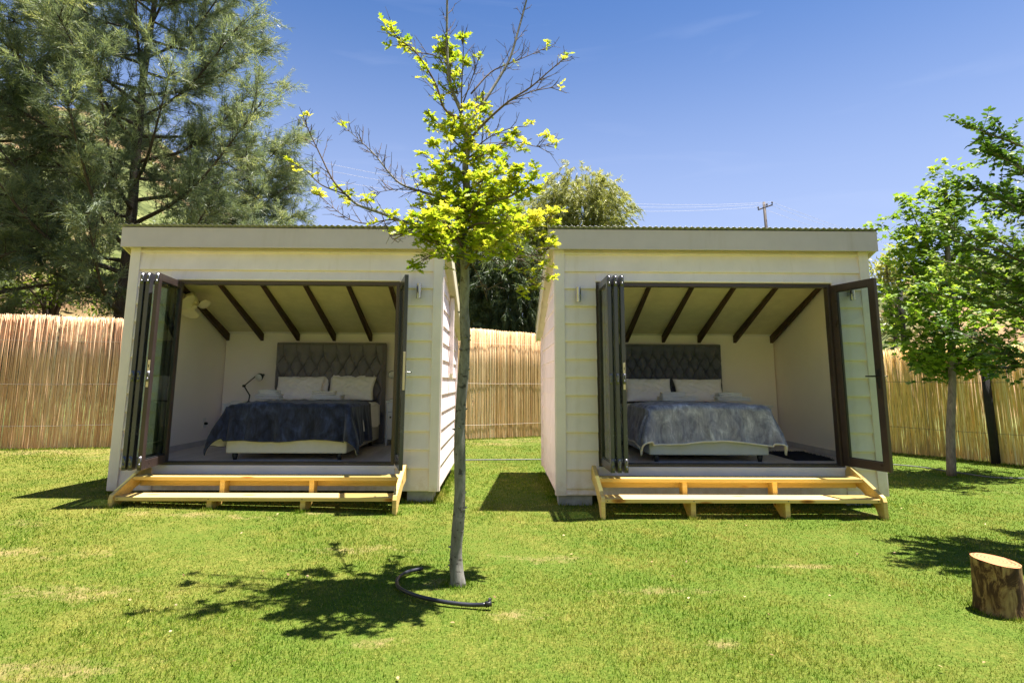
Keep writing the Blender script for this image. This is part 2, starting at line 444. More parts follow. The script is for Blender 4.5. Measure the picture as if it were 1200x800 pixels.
def mat_hill():
    m = NT('scrubby_hillside')
    geo = m.n('ShaderNodeNewGeometry'); pos = geo.outputs['Position']
    sep = m.n('ShaderNodeSeparateXYZ'); m.l(pos, sep.inputs[0])
    a = m.noise(pos, 0.12, 6, 0.65, 0.5)
    b = m.noise(pos, 0.7, 6, 0.7)
    soil = m.ramp(b, [(0.3, (0.14, 0.085, 0.045)), (0.7, (0.34, 0.22, 0.12))])
    scrub = m.ramp(b, [(0.35, (0.04, 0.055, 0.018)), (0.6, (0.13, 0.15, 0.05)), (0.8, (0.28, 0.26, 0.11))])
    ff = m.ramp(a, [(0.40, (0, 0, 0)), (0.50, (1, 1, 1))])
    c = m.mix(ff, soil, scrub)
    m.pbsdf(c, 0.95, 0, m.bump(b, 0.6, 0.3), 0.1)
    return m.m
MT['hill'] = mat_hill()
MT['fartuft'] = mat_leaf('far_scrub_leaf', (0.04, 0.055, 0.02), (0.12, 0.14, 0.045), (0.28, 0.25, 0.09), 0.2)

# ------------------------------------------------------------------ mesh helpers
class MB:
    def __init__(s):
        s.v = []; s.f = []; s.mi = []
    def add(s, vs, fs, mi=0):
        o = len(s.v); s.v += [tuple(v) for v in vs]
        s.f += [tuple(i + o for i in f) for f in fs]; s.mi += [mi] * len(fs)
        return s
    def box(s, x0, x1, y0, y1, z0, z1, mi=0):
        v = [(x0, y0, z0), (x1, y0, z0), (x1, y1, z0), (x0, y1, z0), (x0, y0, z1), (x1, y0, z1), (x1, y1, z1), (x0, y1, z1)]
        return s.add(v, [(0, 3, 2, 1), (4, 5, 6, 7), (0, 1, 5, 4), (1, 2, 6, 5), (2, 3, 7, 6), (3, 0, 4, 7)], mi)
    def prism(s, pts, axis, a, b, mi=0):
        """2D outline extruded along axis ('x': pts are (y,z); 'y': (x,z); 'z': (x,y))"""
        n = len(pts)
        def mk(p, t):
            return {'x': (t, p[0], p[1]), 'y': (p[0], t, p[1]), 'z': (p[0], p[1], t)}[axis]
        v = [mk(p, a) for p in pts] + [mk(p, b) for p in pts]
        fs = [tuple(range(n))[::-1], tuple(range(n, 2 * n))]
        fs += [(i, (i + 1) % n, n + (i + 1) % n, n + i) for i in range(n)]
        return s.add(v, fs, mi)
    def tube(s, pts, rad, n=8, caps=True, mi=0):
        pts = [Vector(p) for p in pts]
        if not hasattr(rad, '__len__'):
            rad = [rad] * len(pts)
        rings = []
        up = Vector((0, 0, 1))
        d0 = (pts[1] - pts[0]).normalized()
        u = d0.cross(up)
        if u.length < 1e-3: u = d0.cross(Vector((1, 0, 0)))
        u.normalize()
        for i, p in enumerate(pts):
            if i == 0: d = pts[1] - pts[0]
            elif i == len(pts) - 1: d = pts[-1] - pts[-2]
            else: d = pts[i + 1] - pts[i - 1]
            d.normalize()
            u = (u - d * u.dot(d))
            if u.length < 1e-4: u = d.orthogonal()
            u.normalize(); w = d.cross(u)
            rings.append([p + (u * math.cos(2 * math.pi * k / n) + w * math.sin(2 * math.pi * k / n)) * rad[i] for k in range(n)])
        v = [q for r in rings for q in r]; fs = []
        for i in range(len(rings) - 1):
            for k in range(n):
                a = i * n + k; b = i * n + (k + 1) % n
                fs.append((a, b, b + n, a + n))
        if caps:
            fs.append(tuple(range(n))[::-1]); fs.append(tuple(range(len(v) - n, len(v))))
        return s.add(v, fs, mi)
    def lathe(s, prof, cx=0, cy=0, cz=0, n=20, mi=0, M=None):
        v = []; fs = []
        for (r, z) in prof:
            for k in range(n):
                a = 2 * math.pi * k / n
                p = Vector((r * math.cos(a), r * math.sin(a), z))
                if M is not None: p = M @ p
                v.append((p.x + cx, p.y + cy, p.z + cz))
        for i in range(len(prof) - 1):
            for k in range(n):
                a = i * n + k; b = i * n + (k + 1) % n
                fs.append((a, b, b + n, a + n))
        fs.append(tuple(range(n))[::-1]); fs.append(tuple(range(len(v) - n, len(v))))
        return s.add(v, fs, mi)
    def mesh(s, name, mat, smooth=False):
        me = bpy.data.meshes.new(name)
        me.from_pydata(s.v, [], s.f)
        for m in (mat if isinstance(mat, (list, tuple)) else [mat]):
            me.materials.append(m)
        if len(set(s.mi)) > 1:
            me.polygons.foreach_set('material_index', s.mi)
        if smooth:
            me.polygons.foreach_set('use_smooth', [True] * len(me.polygons))
        me.update()
        return me
    def build(s, name, mat, parent=None, smooth=False, bevel=0.0, loc=None, rot=None):
        return link(name, s.mesh(name, mat, smooth), parent, bevel, loc, rot)

def link(name, me, parent=None, bevel=0.0, loc=None, rot=None):
    o = bpy.data.objects.new(name, me)
    COL.objects.link(o)
    if parent is not None: o.parent = parent
    if loc is not None: o.location = loc
    if rot is not None: o.rotation_euler = rot
    if bevel:
        b = o.modifiers.new('bevel', 'BEVEL'); b.width = bevel; b.segments = 2; b.limit_method = 'ANGLE'; b.angle_limit = R(40)
    return o

def thing(name, label, cat, loc=(0, 0, 0), rz=0.0, group=None):
    o = bpy.data.objects.new(name, None)
    COL.objects.link(o)
    o.location = loc; o.rotation_euler = (0, 0, rz)
    o.empty_display_size = 0.1
    return tag(o, label, cat, group)
def tag(o, label=None, cat=None, group=None, kind=None):
    if label: o['label'] = label
    if cat: o['category'] = cat
    if group: o['group'] = group
    if kind: o['kind'] = kind
    return o

def np_mesh(name, verts, loops, starts, totals, mat, tint=None, smooth=False):
    me = bpy.data.meshes.new(name)
    me.vertices.add(len(verts)); me.vertices.foreach_set('co', np.asarray(verts, np.float32).ravel())
    me.loops.add(len(loops)); me.loops.foreach_set('vertex_index', np.asarray(loops, np.int32))
    me.polygons.add(len(starts))
    me.polygons.foreach_set('loop_start', np.asarray(starts, np.int32))
    me.polygons.foreach_set('loop_total', np.asarray(totals, np.int32))
    if smooth: me.polygons.foreach_set('use_smooth', np.ones(len(starts), bool))
    if tint is not None:
        a = me.attributes.new('tint', 'FLOAT', 'POINT'); a.data.foreach_set('value', np.asarray(tint, np.float32))
    me.materials.append(mat)
    me.update(calc_edges=True)
    return me

def nrm(a):
    return a / np.maximum(np.linalg.norm(a, axis=1, keepdims=True), 1e-9)
def leaf_mesh(name, P, D, N, L, W, shape, mat, tint):
    """P base points, D directions, N rough normals, L lengths, W widths; shape: (verts (u,v,w), faces)"""
    tv, tf = shape
    tv = np.array(tv, float); n = len(P); k = len(tv)
    D = nrm(D); S = nrm(np.cross(D, N)); N2 = np.cross(S, D)
    V = (P[:, None, :] + D[:, None, :] * (tv[None, :, 0:1] * L[:, None, None]) + S[:, None, :] * (tv[None, :, 1:2] * W[:, None, None])
         + N2[:, None, :] * (tv[None, :, 2:3] * L[:, None, None])).reshape(-1, 3)
    fl = np.concatenate([np.array(f) for f in tf]); tot = np.array([len(f) for f in tf])
    loops = (fl[None, :] + (np.arange(n) * k)[:, None]).ravel()
    totals = np.tile(tot, n); starts = np.concatenate([[0], np.cumsum(totals)[:-1]])
    return np_mesh(name, V, loops, starts, totals, mat, np.repeat(tint, k))
# leaf outlines
NEEDLE = ([(0, -.5, 0), (0, .5, 0), (1, 0, -.08)], [(0, 1, 2)])
STRIP = ([(0, -.3, 0), (0, .3, 0), (.5, .5, -.03), (.5, -.5, -.03), (1, 0, -.15)], [(0, 1, 2, 3), (3, 2, 4)])
OVAL = ([(0, 0, 0), (.3, .42, .06), (.7, .40, .03), (1, 0, -.06), (.7, -.40, .03), (.3, -.42, .06)], [(0, 1, 2, 3), (0, 3, 4, 5)])
LOBED = ([(0, 0, 0), (.18, .30, .02), (.30, .12, 0), (.50, .52, .05), (.58, .16, 0), (.78, .40, .03), (.80, .12, 0), (1, 0, -.08),
          (.80, -.12, 0), (.78, -.40, .03), (.58, -.16, 0), (.50, -.52, .05), (.30, -.12, 0), (.18, -.30, .02)],
         [(0, 1, 2), (2, 3, 4, 0), (4, 5, 6, 0), (6, 7, 8, 0), (8, 9, 10, 0), (10, 11, 12, 0), (12, 13, 0)])
MAPLE = ([(0, 0, 0), (.05, .45, .04), (.30, .28, .02), (.55, .58, .05), (.60, .22, .0), (1, 0, -.10), (.60, -.22, 0), (.55, -.58, .05), (.30, -.28, .02), (.05, -.45, .04)],
         [(0, 1, 2), (0, 2, 3, 4), (0, 4, 5, 6), (0, 6, 7, 8), (0, 8, 9)])
def rdir(n):
    v = rng.normal(size=(n, 3)); return nrm(v)

def smooth01(t):
    t = np.clip(t, 0, 1); return t * t * (3 - 2 * t)
def gh(x, y=0.0):
    """height of the garden ground"""
    x = np.asarray(x, float)
    h = np.interp(x, [-14, -4.7, -0.8, 0.8, 14], [0.14, 0.10, 0.0, -0.02, -0.02])
    fade = smooth01((np.asarray(y, float) + 3.5) / 3.0)
    return h * fade
# fence lines (world xy)
FENCE_L = ((-14.0, 3.08), (-4.9, 5.70))
FENCE_M = ((-4.85, 5.72), (5.20, 11.55))
FENCE_R = ((5.25, 11.55), (10.9, 0.85))
def fence_y(x):
    return np.interp(x, [-60, -14.0, -4.9, 5.2, 10.9, 14], [3.0, 3.08, 5.70, 11.55, 0.85, -5])

# ------------------------------------------------------------------ ground
def grid_mesh(name, xs, ys, hfun, mat, smooth=True):
    X, Y = np.meshgrid(xs, ys); Z = hfun(X, Y)
    V = np.stack([X, Y, Z], -1).reshape(-1, 3)
    nx, ny = len(xs), len(ys)
    i = np.arange((ny - 1) * (nx - 1)); r = i // (nx - 1); c = i % (nx - 1)
    a = r * nx + c
    loops = np.stack([a, a + 1, a + 1 + nx, a + nx], 1).ravel()
    return np_mesh(name, V, loops, np.arange(len(a)) * 4, np.full(len(a), 4), mat, None, smooth)
lawn = link('lawn', grid_mesh('lawn', np.linspace(-15, 12, 109), np.linspace(-14, 12, 105), lambda x, y: gh(x, y) + 0.006 * np.sin(x * 2.1 + y) * np.cos(y * 1.7), MT['lawn_soil']))
tag(lawn, kind='structure')

def terrain(X, Y):
    d = np.hypot(X, Y + 7.6); az = X / np.maximum(Y + 7.6, 0.5)
    az = np.where(Y + 7.6 < 0.5, np.sign(X) * 3, az)
    elev = np.interp(az, [-1.5, -.9, -.62, -.42, -.3, 0, .4, .62, .8, 1.5], [.33, .33, .31, .22, .10, .05, .05, .105, .14, .14])
    front = np.interp(az, [-.5, -.2, .5, .7], [13, 22, 22, 14.5])
    t = smooth01((d - front) / 75.0)
    t2 = smooth01((d - front) / 9.0)
    h = elev * 95 * t + t2 * np.interp(az, [-.9, -.3, .5, .65, .9], [1.0, .6, .6, 2.1, 2.1])
    h = h + t2 * (0.5 * np.sin(X * .31 + 1) * np.cos(Y * .27) + .25 * np.sin(X * .9) * np.sin(Y * .8 + 2)) + t * 1.4 * np.sin(X * .11 + 2) * np.sin(Y * .09)
    return h - 0.12
def axis_pts():
    a = np.concatenate([np.linspace(-600, -150, 10), np.linspace(-145, -40, 30), np.linspace(-38, 38, 96), np.linspace(40, 145, 30), np.linspace(150, 600, 10)])
    return a
hill = link('hillside', grid_mesh('hillside', axis_pts(), np.concatenate([np.linspace(-300, -20, 8), np.linspace(-16, 60, 96), np.linspace(62, 160, 40), np.linspace(170, 700, 14)]), terrain, MT['hill']))
tag(hill, kind='structure')

# grass blades
def grass():
    P = []; Wd = []; Ht = []
    ymin, ymax = -5.0, 10.5
    cx, cy = 0.0, -7.577
    edges = np.arange(ymin, ymax, 0.25)
    for y0 in edges:
        d = y0 + 0.12 - cy
        dens = 8200 * (3.4 / max(d, 3.4)) ** 1.75
        xr = d * 0.93 + 1.0
        n = int(dens * 2 * xr * 0.25)
        x = rng.uniform(-xr, xr, n); y = rng.uniform(y0, y0 + 0.25, n)
        k = (d / 3.4) ** 0.8
        keep = (y < fence_y(x) - 0.05)
        P.append(np.stack([x[keep], y[keep]], 1)); Wd.append(np.full(keep.sum(), 0.0032 * k)); Ht.append(np.full(keep.sum(), 1.0 + 0.12 * (k - 1)))
    P = np.concatenate(P); Wd = np.concatenate(Wd); Ht = np.concatenate(Ht)
    # fewer blades in the worn places
    wear = np.full(len(P), -3.0)
    for (x, y, rx, ry) in PATCHES:
        wear = np.maximum(wear, 1.15 - ((P[:, 0] - x) / rx) ** 2 - ((P[:, 1] - y) / ry) ** 2)
    wob = np.sin(P[:, 0] * 9 + np.sin(P[:, 1] * 7)) * 0.3 + np.sin(P[:, 1] * 17 + P[:, 0] * 5) * .25
    big = np.clip(wear + wob * (wear > -1), 0, 1)
    # nothing under the cabins
    under = ((P[:, 0] > -4.55) & (P[:, 0] < -.95) & (P[:, 1] > 0.25) & (P[:, 1] < 2.6)) | ((P[:, 0] > .9) & (P[:, 0] < 4.5) & (P[:, 1] > 0.25) & (P[:, 1] < 2.6))
    keep = (rng.random(len(P)) > big * 0.30) & ~under
    P = P[keep]; Wd = Wd[keep]; Ht = Ht[keep]; wear = wear[keep]
    # longer uncut blades round the feet of things
    ex = []
    def ring(x, y, r, k, w=.05):
        a = rng.uniform(0, 6.283, k); q = r + np.abs(rng.normal(0, w, k)); ex.append(np.stack([x + np.cos(a) * q, y + np.sin(a) * q], 1))
    def strip(x0, y0, x1, y1, k, w=.03):
        f = rng.random(k); ex.append(np.stack([x0 + (x1 - x0) * f + rng.normal(0, w, k), y0 + (y1 - y0) * f + rng.normal(0, w, k)], 1))
    ring(-.315, -2.972, .06, 380); ring(3.225, -3.49, .135, 600, .03); ring(7.24, 2.31, .08, 300, .08)
    for (sx, w2) in ((-4.69, (.46, 1.50, 2.52, 3.53)), (.705, (.41, 1.41, 2.45, 3.49))):
        for q in w2: strip(sx + q - .04, -.79 + (-.055 if sx > 0 else 0), sx + q + .05, -.68, 150, .02)
        strip(sx, -.03, sx + 3.9, .0, 2600, .05)
    strip(-.77, 0, -.75, 2.6, 1500, .04); strip(.66, 0, .66, 2.6, 1500, .04); strip(-4.74, 0, -4.74, 2.6, 900, .04)
    for (fa, fb) in (FENCE_L, FENCE_M, FENCE_R): strip(fa[0] + .02, fa[1] - .10, fb[0], fb[1] - .10, 5200, .05)
    ex = np.concatenate(ex); n_ex = len(ex)
    P = np.concatenate([P, ex]); dd = np.maximum(ex[:, 1] - cy, 3.4)
    Wd = np.concatenate([Wd, .0034 * (dd / 3.4) ** .8]); Ht = np.concatenate([Ht, rng.uniform(1.2, 2.6, n_ex)])
    n = len(P)
    clump = 0.5 + 0.5 * np.sin(P[:, 0] * 3.1 + 2 * np.sin(P[:, 1] * 2.3)) * np.cos(P[:, 1] * 4.1 + np.sin(P[:, 0] * 5.7))
    h = rng.uniform(0.011, 0.026, n) * Ht * (0.8 + 0.45 * clump)
    B = np.stack([P[:, 0], P[:, 1], gh(P[:, 0], P[:, 1]) - 0.003], 1)
    az = rng.uniform(0, 2 * np.pi, n); lean = rng.uniform(0.15, 1.15, n)
    D = np.stack([np.cos(az) * lean, np.sin(az) * lean, np.ones(n)], 1)
    N = np.stack([np.cos(az + rng.normal(0, .6, n)), np.sin(az + rng.normal(0, .6, n)), np.full(n, .3)], 1)
    tint = np.clip(rng.beta(2.0, 2.2, n) * 0.85 + 0.25 * (clump - .5) + (rng.random(n) < .06) * .5, 0, 1)
    shape = ([(0, -.5, 0), (0, .5, 0), (.55, .42, .03), (.55, -.42, .03), (1, 0, -.16)], [(0, 1, 2, 3), (3, 2, 4)])
    me = leaf_mesh('grass', B, D, N, h, Wd * rng.uniform(.7, 1.3, n), shape, MT['blade'], tint)
    print('blades', n)
    return tag(link('grass', me), kind='stuff')
grass()

# ------------------------------------------------------------------ cabin
COURSE = 0.2215
def lap_profile(z0, h, t0=0.026, t1=0.008):
    return [(-t0, z0), (-t1, z0 + h), (0.0, z0 + h), (0.0, z0)]
def lap_front(length, h):
    m = MB()
    # small rounded bottom edge
    m.prism([(-0.032, 0), (-0.036, 0.004), (-0.036, 0.02), (-0.007, h + 0.012), (0.0, h + 0.012), (0.0, 0)], 'x', 0, length)
    return m

def leaf_door(parent, p0, p1, z0, z1, t=0.045, mat='alu', handle=None, hinges_at=None):
    """folding door leaf standing between plan points p0 and p1 (far, near)"""
    a = Vector((p0[0], p0[1], 0)); b = Vector((p1[0], p1[1], 0))
    L = (b - a).length; ang = math.atan2(b.y - a.y, b.x - a.x)
    m = MB(); s = 0.085
    m.box(0, s, -t / 2, t / 2, z0, z1); m.box(L - s, L, -t / 2, t / 2, z0, z1)
    m.box(s, L - s, -t / 2 + .001, t / 2 - .001, z1 - s, z1); m.box(s, L - s, -t / 2 + .001, t / 2 - .001, z0, z0 + s * 1.15)
    d = m.build('folding_door', MT[mat], parent, bevel=0.004, loc=(a.x, a.y, 0), rot=(0, 0, ang))
    g = MB(); g.box(s - .008, L - s + .008, -.004, .004, z0 + s, z1 - s + .006); g.build('glass', MT['glass'], d)
    k = MB()
    for (xa, xb) in ((s, s + .012), (L - s - .012, L - s)):
        k.box(xa, xb, -.014, .014, z0 + s * 1.15, z1 - s)
    k.box(s + .012, L - s - .012, -.014, .014, z1 - s - .012, z1 - s); k.box(s + .012, L - s - .012, -.014, .014, z0 + s * 1.15, z0 + s * 1.15 + .012)
    k.build('glazing_bead', MT['black'], d)
    return d, L
def end_hardware(d, L, z0, z1, plate=False):
    """hinges and bolts seen on the end edge of a leaf"""
    for zc in (z0 + 0.09, (z0 + z1) / 2 - .08, z1 - 0.07):
        m = MB()
        m.tube([(L + .009, 0, zc - .055), (L + .009, 0, zc - .015)], .010, 10)
        m.tube([(L + .009, 0, zc + .015), (L + .009, 0, zc + .055)], .010, 10)
        m.box(L, L + .006, -.017, .017, zc - .06, zc + .06)
        m.build('hinge', MT['steel'] if False else MT['hinge'], d, True)
    if plate:
        zc = (z0 + z1) / 2 - .05
        m = MB(); m.box(L + .0005, L + .005, -.013, .013, zc - .15, zc + .15)
        pl = m.build('lock_plate', MT['plate'], d, bevel=.002)
        m = MB(); m.box(L + .004, L + .008, -.005, .005, zc - .03, zc + .03); m.box(L + .004, L + .009, -.004, .004, zc + .07, zc + .1)
        m.build('latch', MT['black'], d)
MT['hinge'] = simple('dull_hinge_steel', (0.16, 0.16, 0.17), 0.35, 0.8)
MT['plate'] = simple('brass_lock_plate', (0.62, 0.52, 0.38), 0.35, 0.7)

def lever(parent, x, z, side, mat, length=.12, flip=1):
    m = MB()
    y = side * .024
    m.box(x - .018, x + .018, min(y, y + side * .008), max(y, y + side * .008), z - .11, z + .11)
    m.build('handle_plate', MT[mat], parent, bevel=.003)
    m = MB()
    m.tube([(x, y, z + .03), (x, y + side * .05, z + .03), (x + flip * .02, y + side * .058, z + .03), (x + flip * length, y + side * .058, z + .03)], .009, 8)
    m.build('handle', MT[mat], parent, True)

def build_cabin(ox, oy, W, JL, JR, base, rafters, label, downlights):
    c = thing('garden_cabin', label, 'cabin', (ox, oy, 0))
    D = 2.6; T = 0.1
    ZO0, ZO1 = 0.44, 2.70           # door opening
    zs = lambda y: 3.125 - 0.36 * y  # outer soffit line
    zc = lambda y: 3.235 - 0.405 * y  # ceiling
    # ---------------- front wall
    m = MB()
    m.box(0.02, JL - .002, .001, T, base, 3.11); m.box(JR + .002, W - .02, .001, T, base, 3.11)
    m.box(JL, JR, .002, T, ZO1 + .002, 3.11); m.box(JL, JR, .003, T, base, ZO0 - .085)
    fw = m.build('front_wall', MT['board'], c)
    jl_len = JL - .075; jr_len = W - JR - .075
    mL = lap_front(jl_len, COURSE).mesh('weatherboard', MT['board']); mR = lap_front(jr_len, COURSE).mesh('weatherboard', MT['board'])
    nb = 11
    z = base
    first = 2.835 - COURSE * 12
    # partial bottom board then full courses
    zz = [base]
    k = 0
    while first + k * COURSE < 2.70:
        if first + k * COURSE > base + .05: zz.append(first + k * COURSE)
        k += 1
    zz.append(first + k * COURSE) if first + k * COURSE < 2.84 - .01 else None
    zz = [q for q in zz if q < 2.82]
    for i, q in enumerate(zz):
        nxt = zz[i + 1] if i + 1 < len(zz) else 2.835
        h = nxt - q
        if abs(h - COURSE) < .003:
            link('weatherboard', mL, fw, loc=(.072, 0, q)); link('weatherboard', mR, fw, loc=(JR + .003, 0, q))
        else:
            lap_front(jl_len, h).build('weatherboard', MT['board'], fw, loc=(.072, 0, q))
            lap_front(jr_len, h).build('weatherboard', MT['board'], fw, loc=(JR + .003, 0, q))
    m = MB()
    for q in zz[1:]:
        for xa in (.11, JL - .05, JR + .05, W - .11):
            m.lathe([(.0042, 0.0), (.0042, .0012), (.001, .002)], xa, -.0325, q + .03, 6, M=Matrix.Rotation(math.pi / 2, 4, 'X'))
    m.build('nail_heads', MT['soffit'], fw)['kind'] = 'stuff'
    # boards across the top
    lap_front(JR - JL + .01, 2.835 - 2.705).build('weatherboard', MT['board'], fw, loc=(JL - .005, -.0015, 2.705))
    lap_front(W - .144, 3.06 - 2.835).build('weatherboard', MT['board'], fw, loc=(.072, 0, 2.835))
    lap_front(W - .144, .05).build('weatherboard', MT['board'], fw, loc=(.072, 0, 3.06))
    # corner trims
    for xa, xb in ((-.03, .085), (W - .085, W + .03)):
        m = MB(); m.prism([(xa, -.044), (xb, -.044), (xb, -.008), (xa, -.008)], 'z', base - .004, 3.118); m.build('corner_trim', MT['trim'], fw, bevel=.003)
    # boards under the opening
    m = MB(); m.box(JL, JR, -.018, .001, base, 0.30); m.build('skirt_board', MT['board'], fw, bevel=.003)
    m = MB(); m.box(JL - .01, JR + .01, -.03, .003, 0.304, ZO0 - .004); m.build('sill_board', MT['sillboard'], fw, bevel=.004)
    # ---------------- side walls
    for side, xin, xout in (('l', 0.0, -1), ('r', W, 1)):
        m = MB()
        x0, x1 = (0.001, T - .02) if side == 'l' else (W - T + .02, W - .001)
        m.prism([(.101, base), (D, base), (D, zs(D) + .05), (.101, zs(.1) + .05)], 'x', x0, x1)
        sw = m.build('side_wall', MT['inner'], c)
        ytr = .052
        ze = [base] + [first + j * COURSE for j in range(0, 14) if first + j * COURSE > base + .05]
        for i, q in enumerate(ze):
            top = ze[i + 1] if i + 1 < len(ze) else q + COURSE
            top = top + .012
            if q > 3.1: break
            yq = min(D, (3.125 - q) / .36); yt = min(D, max(.06, (3.125 - top) / .36))
            if yq < .1: continue
            poly = [(ytr, q), (yq, q)]
            if yq >= D and yt < D: poly.append((D, zs(D)))
            if top < zs(ytr): poly += [(yt, top), (ytr, top)]
            else: poly += [(ytr, zs(ytr))]
            def th(zv): return .026 - (.019) * (zv - q) / (top - q)
            n = len(poly)
            v = [(W + 0 if side == 'r' else 0, p[0], p[1]) for p in poly]
            v += [((W + th(p[1])) if side == 'r' else -th(p[1]), p[0], p[1]) for p in poly]
            fs = [tuple(range(n))[::-1], tuple(range(n, 2 * n))] + [(a, (a + 1) % n, n + (a + 1) % n, n + a) for a in range(n)]
            m = MB(); m.add(v, fs); m.build('weatherboard', MT['board'], sw)
        for ya, yb, zt in ((-.034, .05, 3.118), (D - .05, D + .03, zs(D) - .0)):
            xa, xb = (W + .004, W + .046) if side == 'r' else (-.046, -.004)
            m = MB(); m.box(xa, xb, ya, yb, base - .004, zt); m.build('corner_trim', MT['trim'], sw, bevel=.003)
    m = MB(); m.box(T, W - T, D - T, D - .01, base, zs(D) + .06); rw = m.build('rear_wall', MT['inner'], c)
    m = MB(); m.box(0.002, W - .002, D - .009, D + .01, base, zs(D) + .03); m.build('rear_cladding', MT['board'], rw)
    # inside face lining of the front wall
    m = MB(); m.box(T, JL - .003, T + .002, T + .012, .46, 2.9); m.box(JR + .003, W - T, T + .002, T + .012, .46, 2.9); m.box(JL - .002, JR + .002, T + .003, T + .013, 2.74, 3.1)
    m.build('inner_lining', MT['inner'], fw)
    # ---------------- floor
    m = MB(); m.box(.08, W - .08, .07, D - T, .34, .452); fl = m.build('floor', MT['skirting'], c)
    pw = .19; x = T - .02; i = 0
    while x < W - T:
        x2 = min(x + pw, W - T + .02)
        brk = [0.075, .075 + random.uniform(.6, 1.9), D - T]
        for a, b in zip(brk[:-1], brk[1:]):
            m = MB(); m.box(x + .001, x2 - .001, a + .001, b - .001, .450, .4605); m.build('plank', MT['laminate'], fl)
        x = x2
    for (a, b, e, g2) in ((T - .019, T - .002, T, D - T), (W - T + .002, W - T + .019, T, D - T), (T, W - T, D - T - .016, D - T - .001)):
        m = MB(); m.box(a, b, e, g2, .461, .54); m.build('skirting', MT['skirting'], fl, bevel=.003)
    # ---------------- roof
    oh = .12; y0, y1 = -.12, D + .14
    m = MB()
    m.prism([(y0 + .02, zs(y0 + .02)), (y1, zs(y1)), (y1, zs(y1) + .05), (.11, zs(.11) + .11 + .04), (y0 + .02, zs(y0) + .11)], 'x', -oh + .015, W + oh - .015)
    rf = m.build('roof', MT['soffit'], c)
    m = MB(); m.prism([(.103, zc(.103)), (D - T - .002, zc(D - T)), (D - T - .002, zc(D - T) + .012), (.103, zc(.103) + .012)], 'x', T - .015, W - T + .015)
    ce = m.build('ceiling', MT['ceiling'], rf)
    for r in rafters:
        m = MB(); d = .118; yb = D - T - .004
        m.prism([(.115, zc(.115) - d), (yb, zc(yb) - d), (yb, zc(yb) - .001), (.115, zc(.115) - .001)], 'x', r - .026, r + .026)
        m.build('rafter', MT['rafter'], rf, bevel=.003)
    for (dx, dy) in downlights:
        m = MB(); m.lathe([(.045, -.006), (.047, .0), (.034, .004), (.030, .002), (.026, .012)], n=20)
        m.build('downlight', MT['steel'], rf, True, loc=(dx, dy, zc(dy) - .004), rot=(-math.atan(.405), 0, 0))
    m = MB(); m.box(-oh, W + oh, y0 - .018, y0 + .018, 3.105, 3.36); m.build('fascia', MT['fascia'], rf, bevel=.004)
    for xa, xb in ((-oh - .004, -oh + .014), (W + oh - .014, W + oh + .004)):
        m = MB(); m.prism([(y0 + .02, 3.11), (y1, zs(y1) - .02), (y1, zs(y1) + .17), (y0 + .02, 3.355)], 'x', xa, xb); m.build('barge_board', MT['soffit'], rf, bevel=.003)
    # corrugated steel: sine profile across x running front to back
    m = MB(); nx = int((W + 2 * oh + .04) / .0127); top = lambda y: 3.376 - .345 * (y - y0)
    v = []; fs = []
    xs = np.linspace(-oh - .01, W + oh + .01, nx)
    for y in (y0 - .05, y1 + .03):
        for x in xs: v.append((x, y, top(y) + .0085 * math.sin(x * 2 * math.pi / .0762)))
    nn = len(xs)
    for i in range(nn - 1): fs.append((i, i + 1, i + 1 + nn, i + nn))
    v2 = [(a, b, cc - .0025) for a, b, cc in v]; fs2 = [tuple(q + len(v) for q in f[::-1]) for f in fs]
    edge = [(i + 1, i, i + len(v), i + 1 + len(v)) for i in range(nn - 1)]
    m.add(v + v2, fs + fs2 + edge); m.build('roof_sheet', MT['metal_roof'], rf, True)
    # ---------------- door frame
    m = MB()
    m.box(JL - .004, JL + .045, -.012, .085, ZO0, ZO1); m.box(JR - .045, JR + .004, -.012, .085, ZO0, ZO1)
    m.box(JL + .045, JR - .045, -.010, .084, ZO1 - .045, ZO1)
    m.box(JL + .045, JR - .045, -.022, .084, ZO0 - .003, ZO0 + .012); m.box(JL + .045, JR - .045, .045, .084, ZO0 + .012, ZO0 + .034)
    m.build('door_frame', MT['alu'], c, bevel=.003)
    m = MB(); m.box(JL + .046, JR - .046, -.016, .040, ZO0 + .0125, ZO0 + .022); m.build('door_track', MT['alu2'], c)
    return c

def pier(c, x0, x1, y0, y1, z0, z1):
    m = MB(); m.box(x0, x1, y0, y1, z0, z1); m.build('pier', MT['block'], c, bevel=.006)

C1X, C1Y, C2X, C2Y = -4.69, 0.0, 0.705, -0.055
W1, W2 = 3.90, 3.95
JL1, JR1 = .49, 3.39
JL2, JR2 = .485, 3.49
cab1 = build_cabin(C1X, C1Y, W1, JL1, JR1, .14, [.125, .692, 1.292, 1.893, 2.50, 3.10, 3.72],
                   'beige weatherboard cabin with navy bedding and a fan inside, tree in front of its corner', [(.985, 1.93), (2.816, 1.83)])
cab2 = build_cabin(C2X, C2Y, W2, JL2, JR2, .105, [.18, .78, 1.385, 1.998, 2.598, 3.20, 3.82],
                   'beige weatherboard cabin with grey-blue bedding and open glass door beside its own wall lamp', [(2.891, 1.95), (1.1, 1.95)])
cab1['group'] = cab2['group'] = 'open fronted garden cabins'
pier(cab1, 3.55, 3.86, .02, .42, -.03, .137); pier(cab1, 3.45, 3.87, 2.2, 2.58, -.03, .137); pier(cab1, .05, .45, .06, .42, -.03, .137); pier(cab1, .05, .45, 2.2, 2.58, -.03, .137)
pier(cab2, -.01, .40, .0, .20, -.06, .102); pier(cab2, .02, .38, 2.2, 2.58, -.06, .102); pier(cab2, 3.5, 3.9, .04, .3, -.06, .102); pier(cab2, 3.5, 3.9, 2.2, 2.58, -.06, .102); pier(cab2, 1.8, 2.1, .3, .6, -.06, .102)
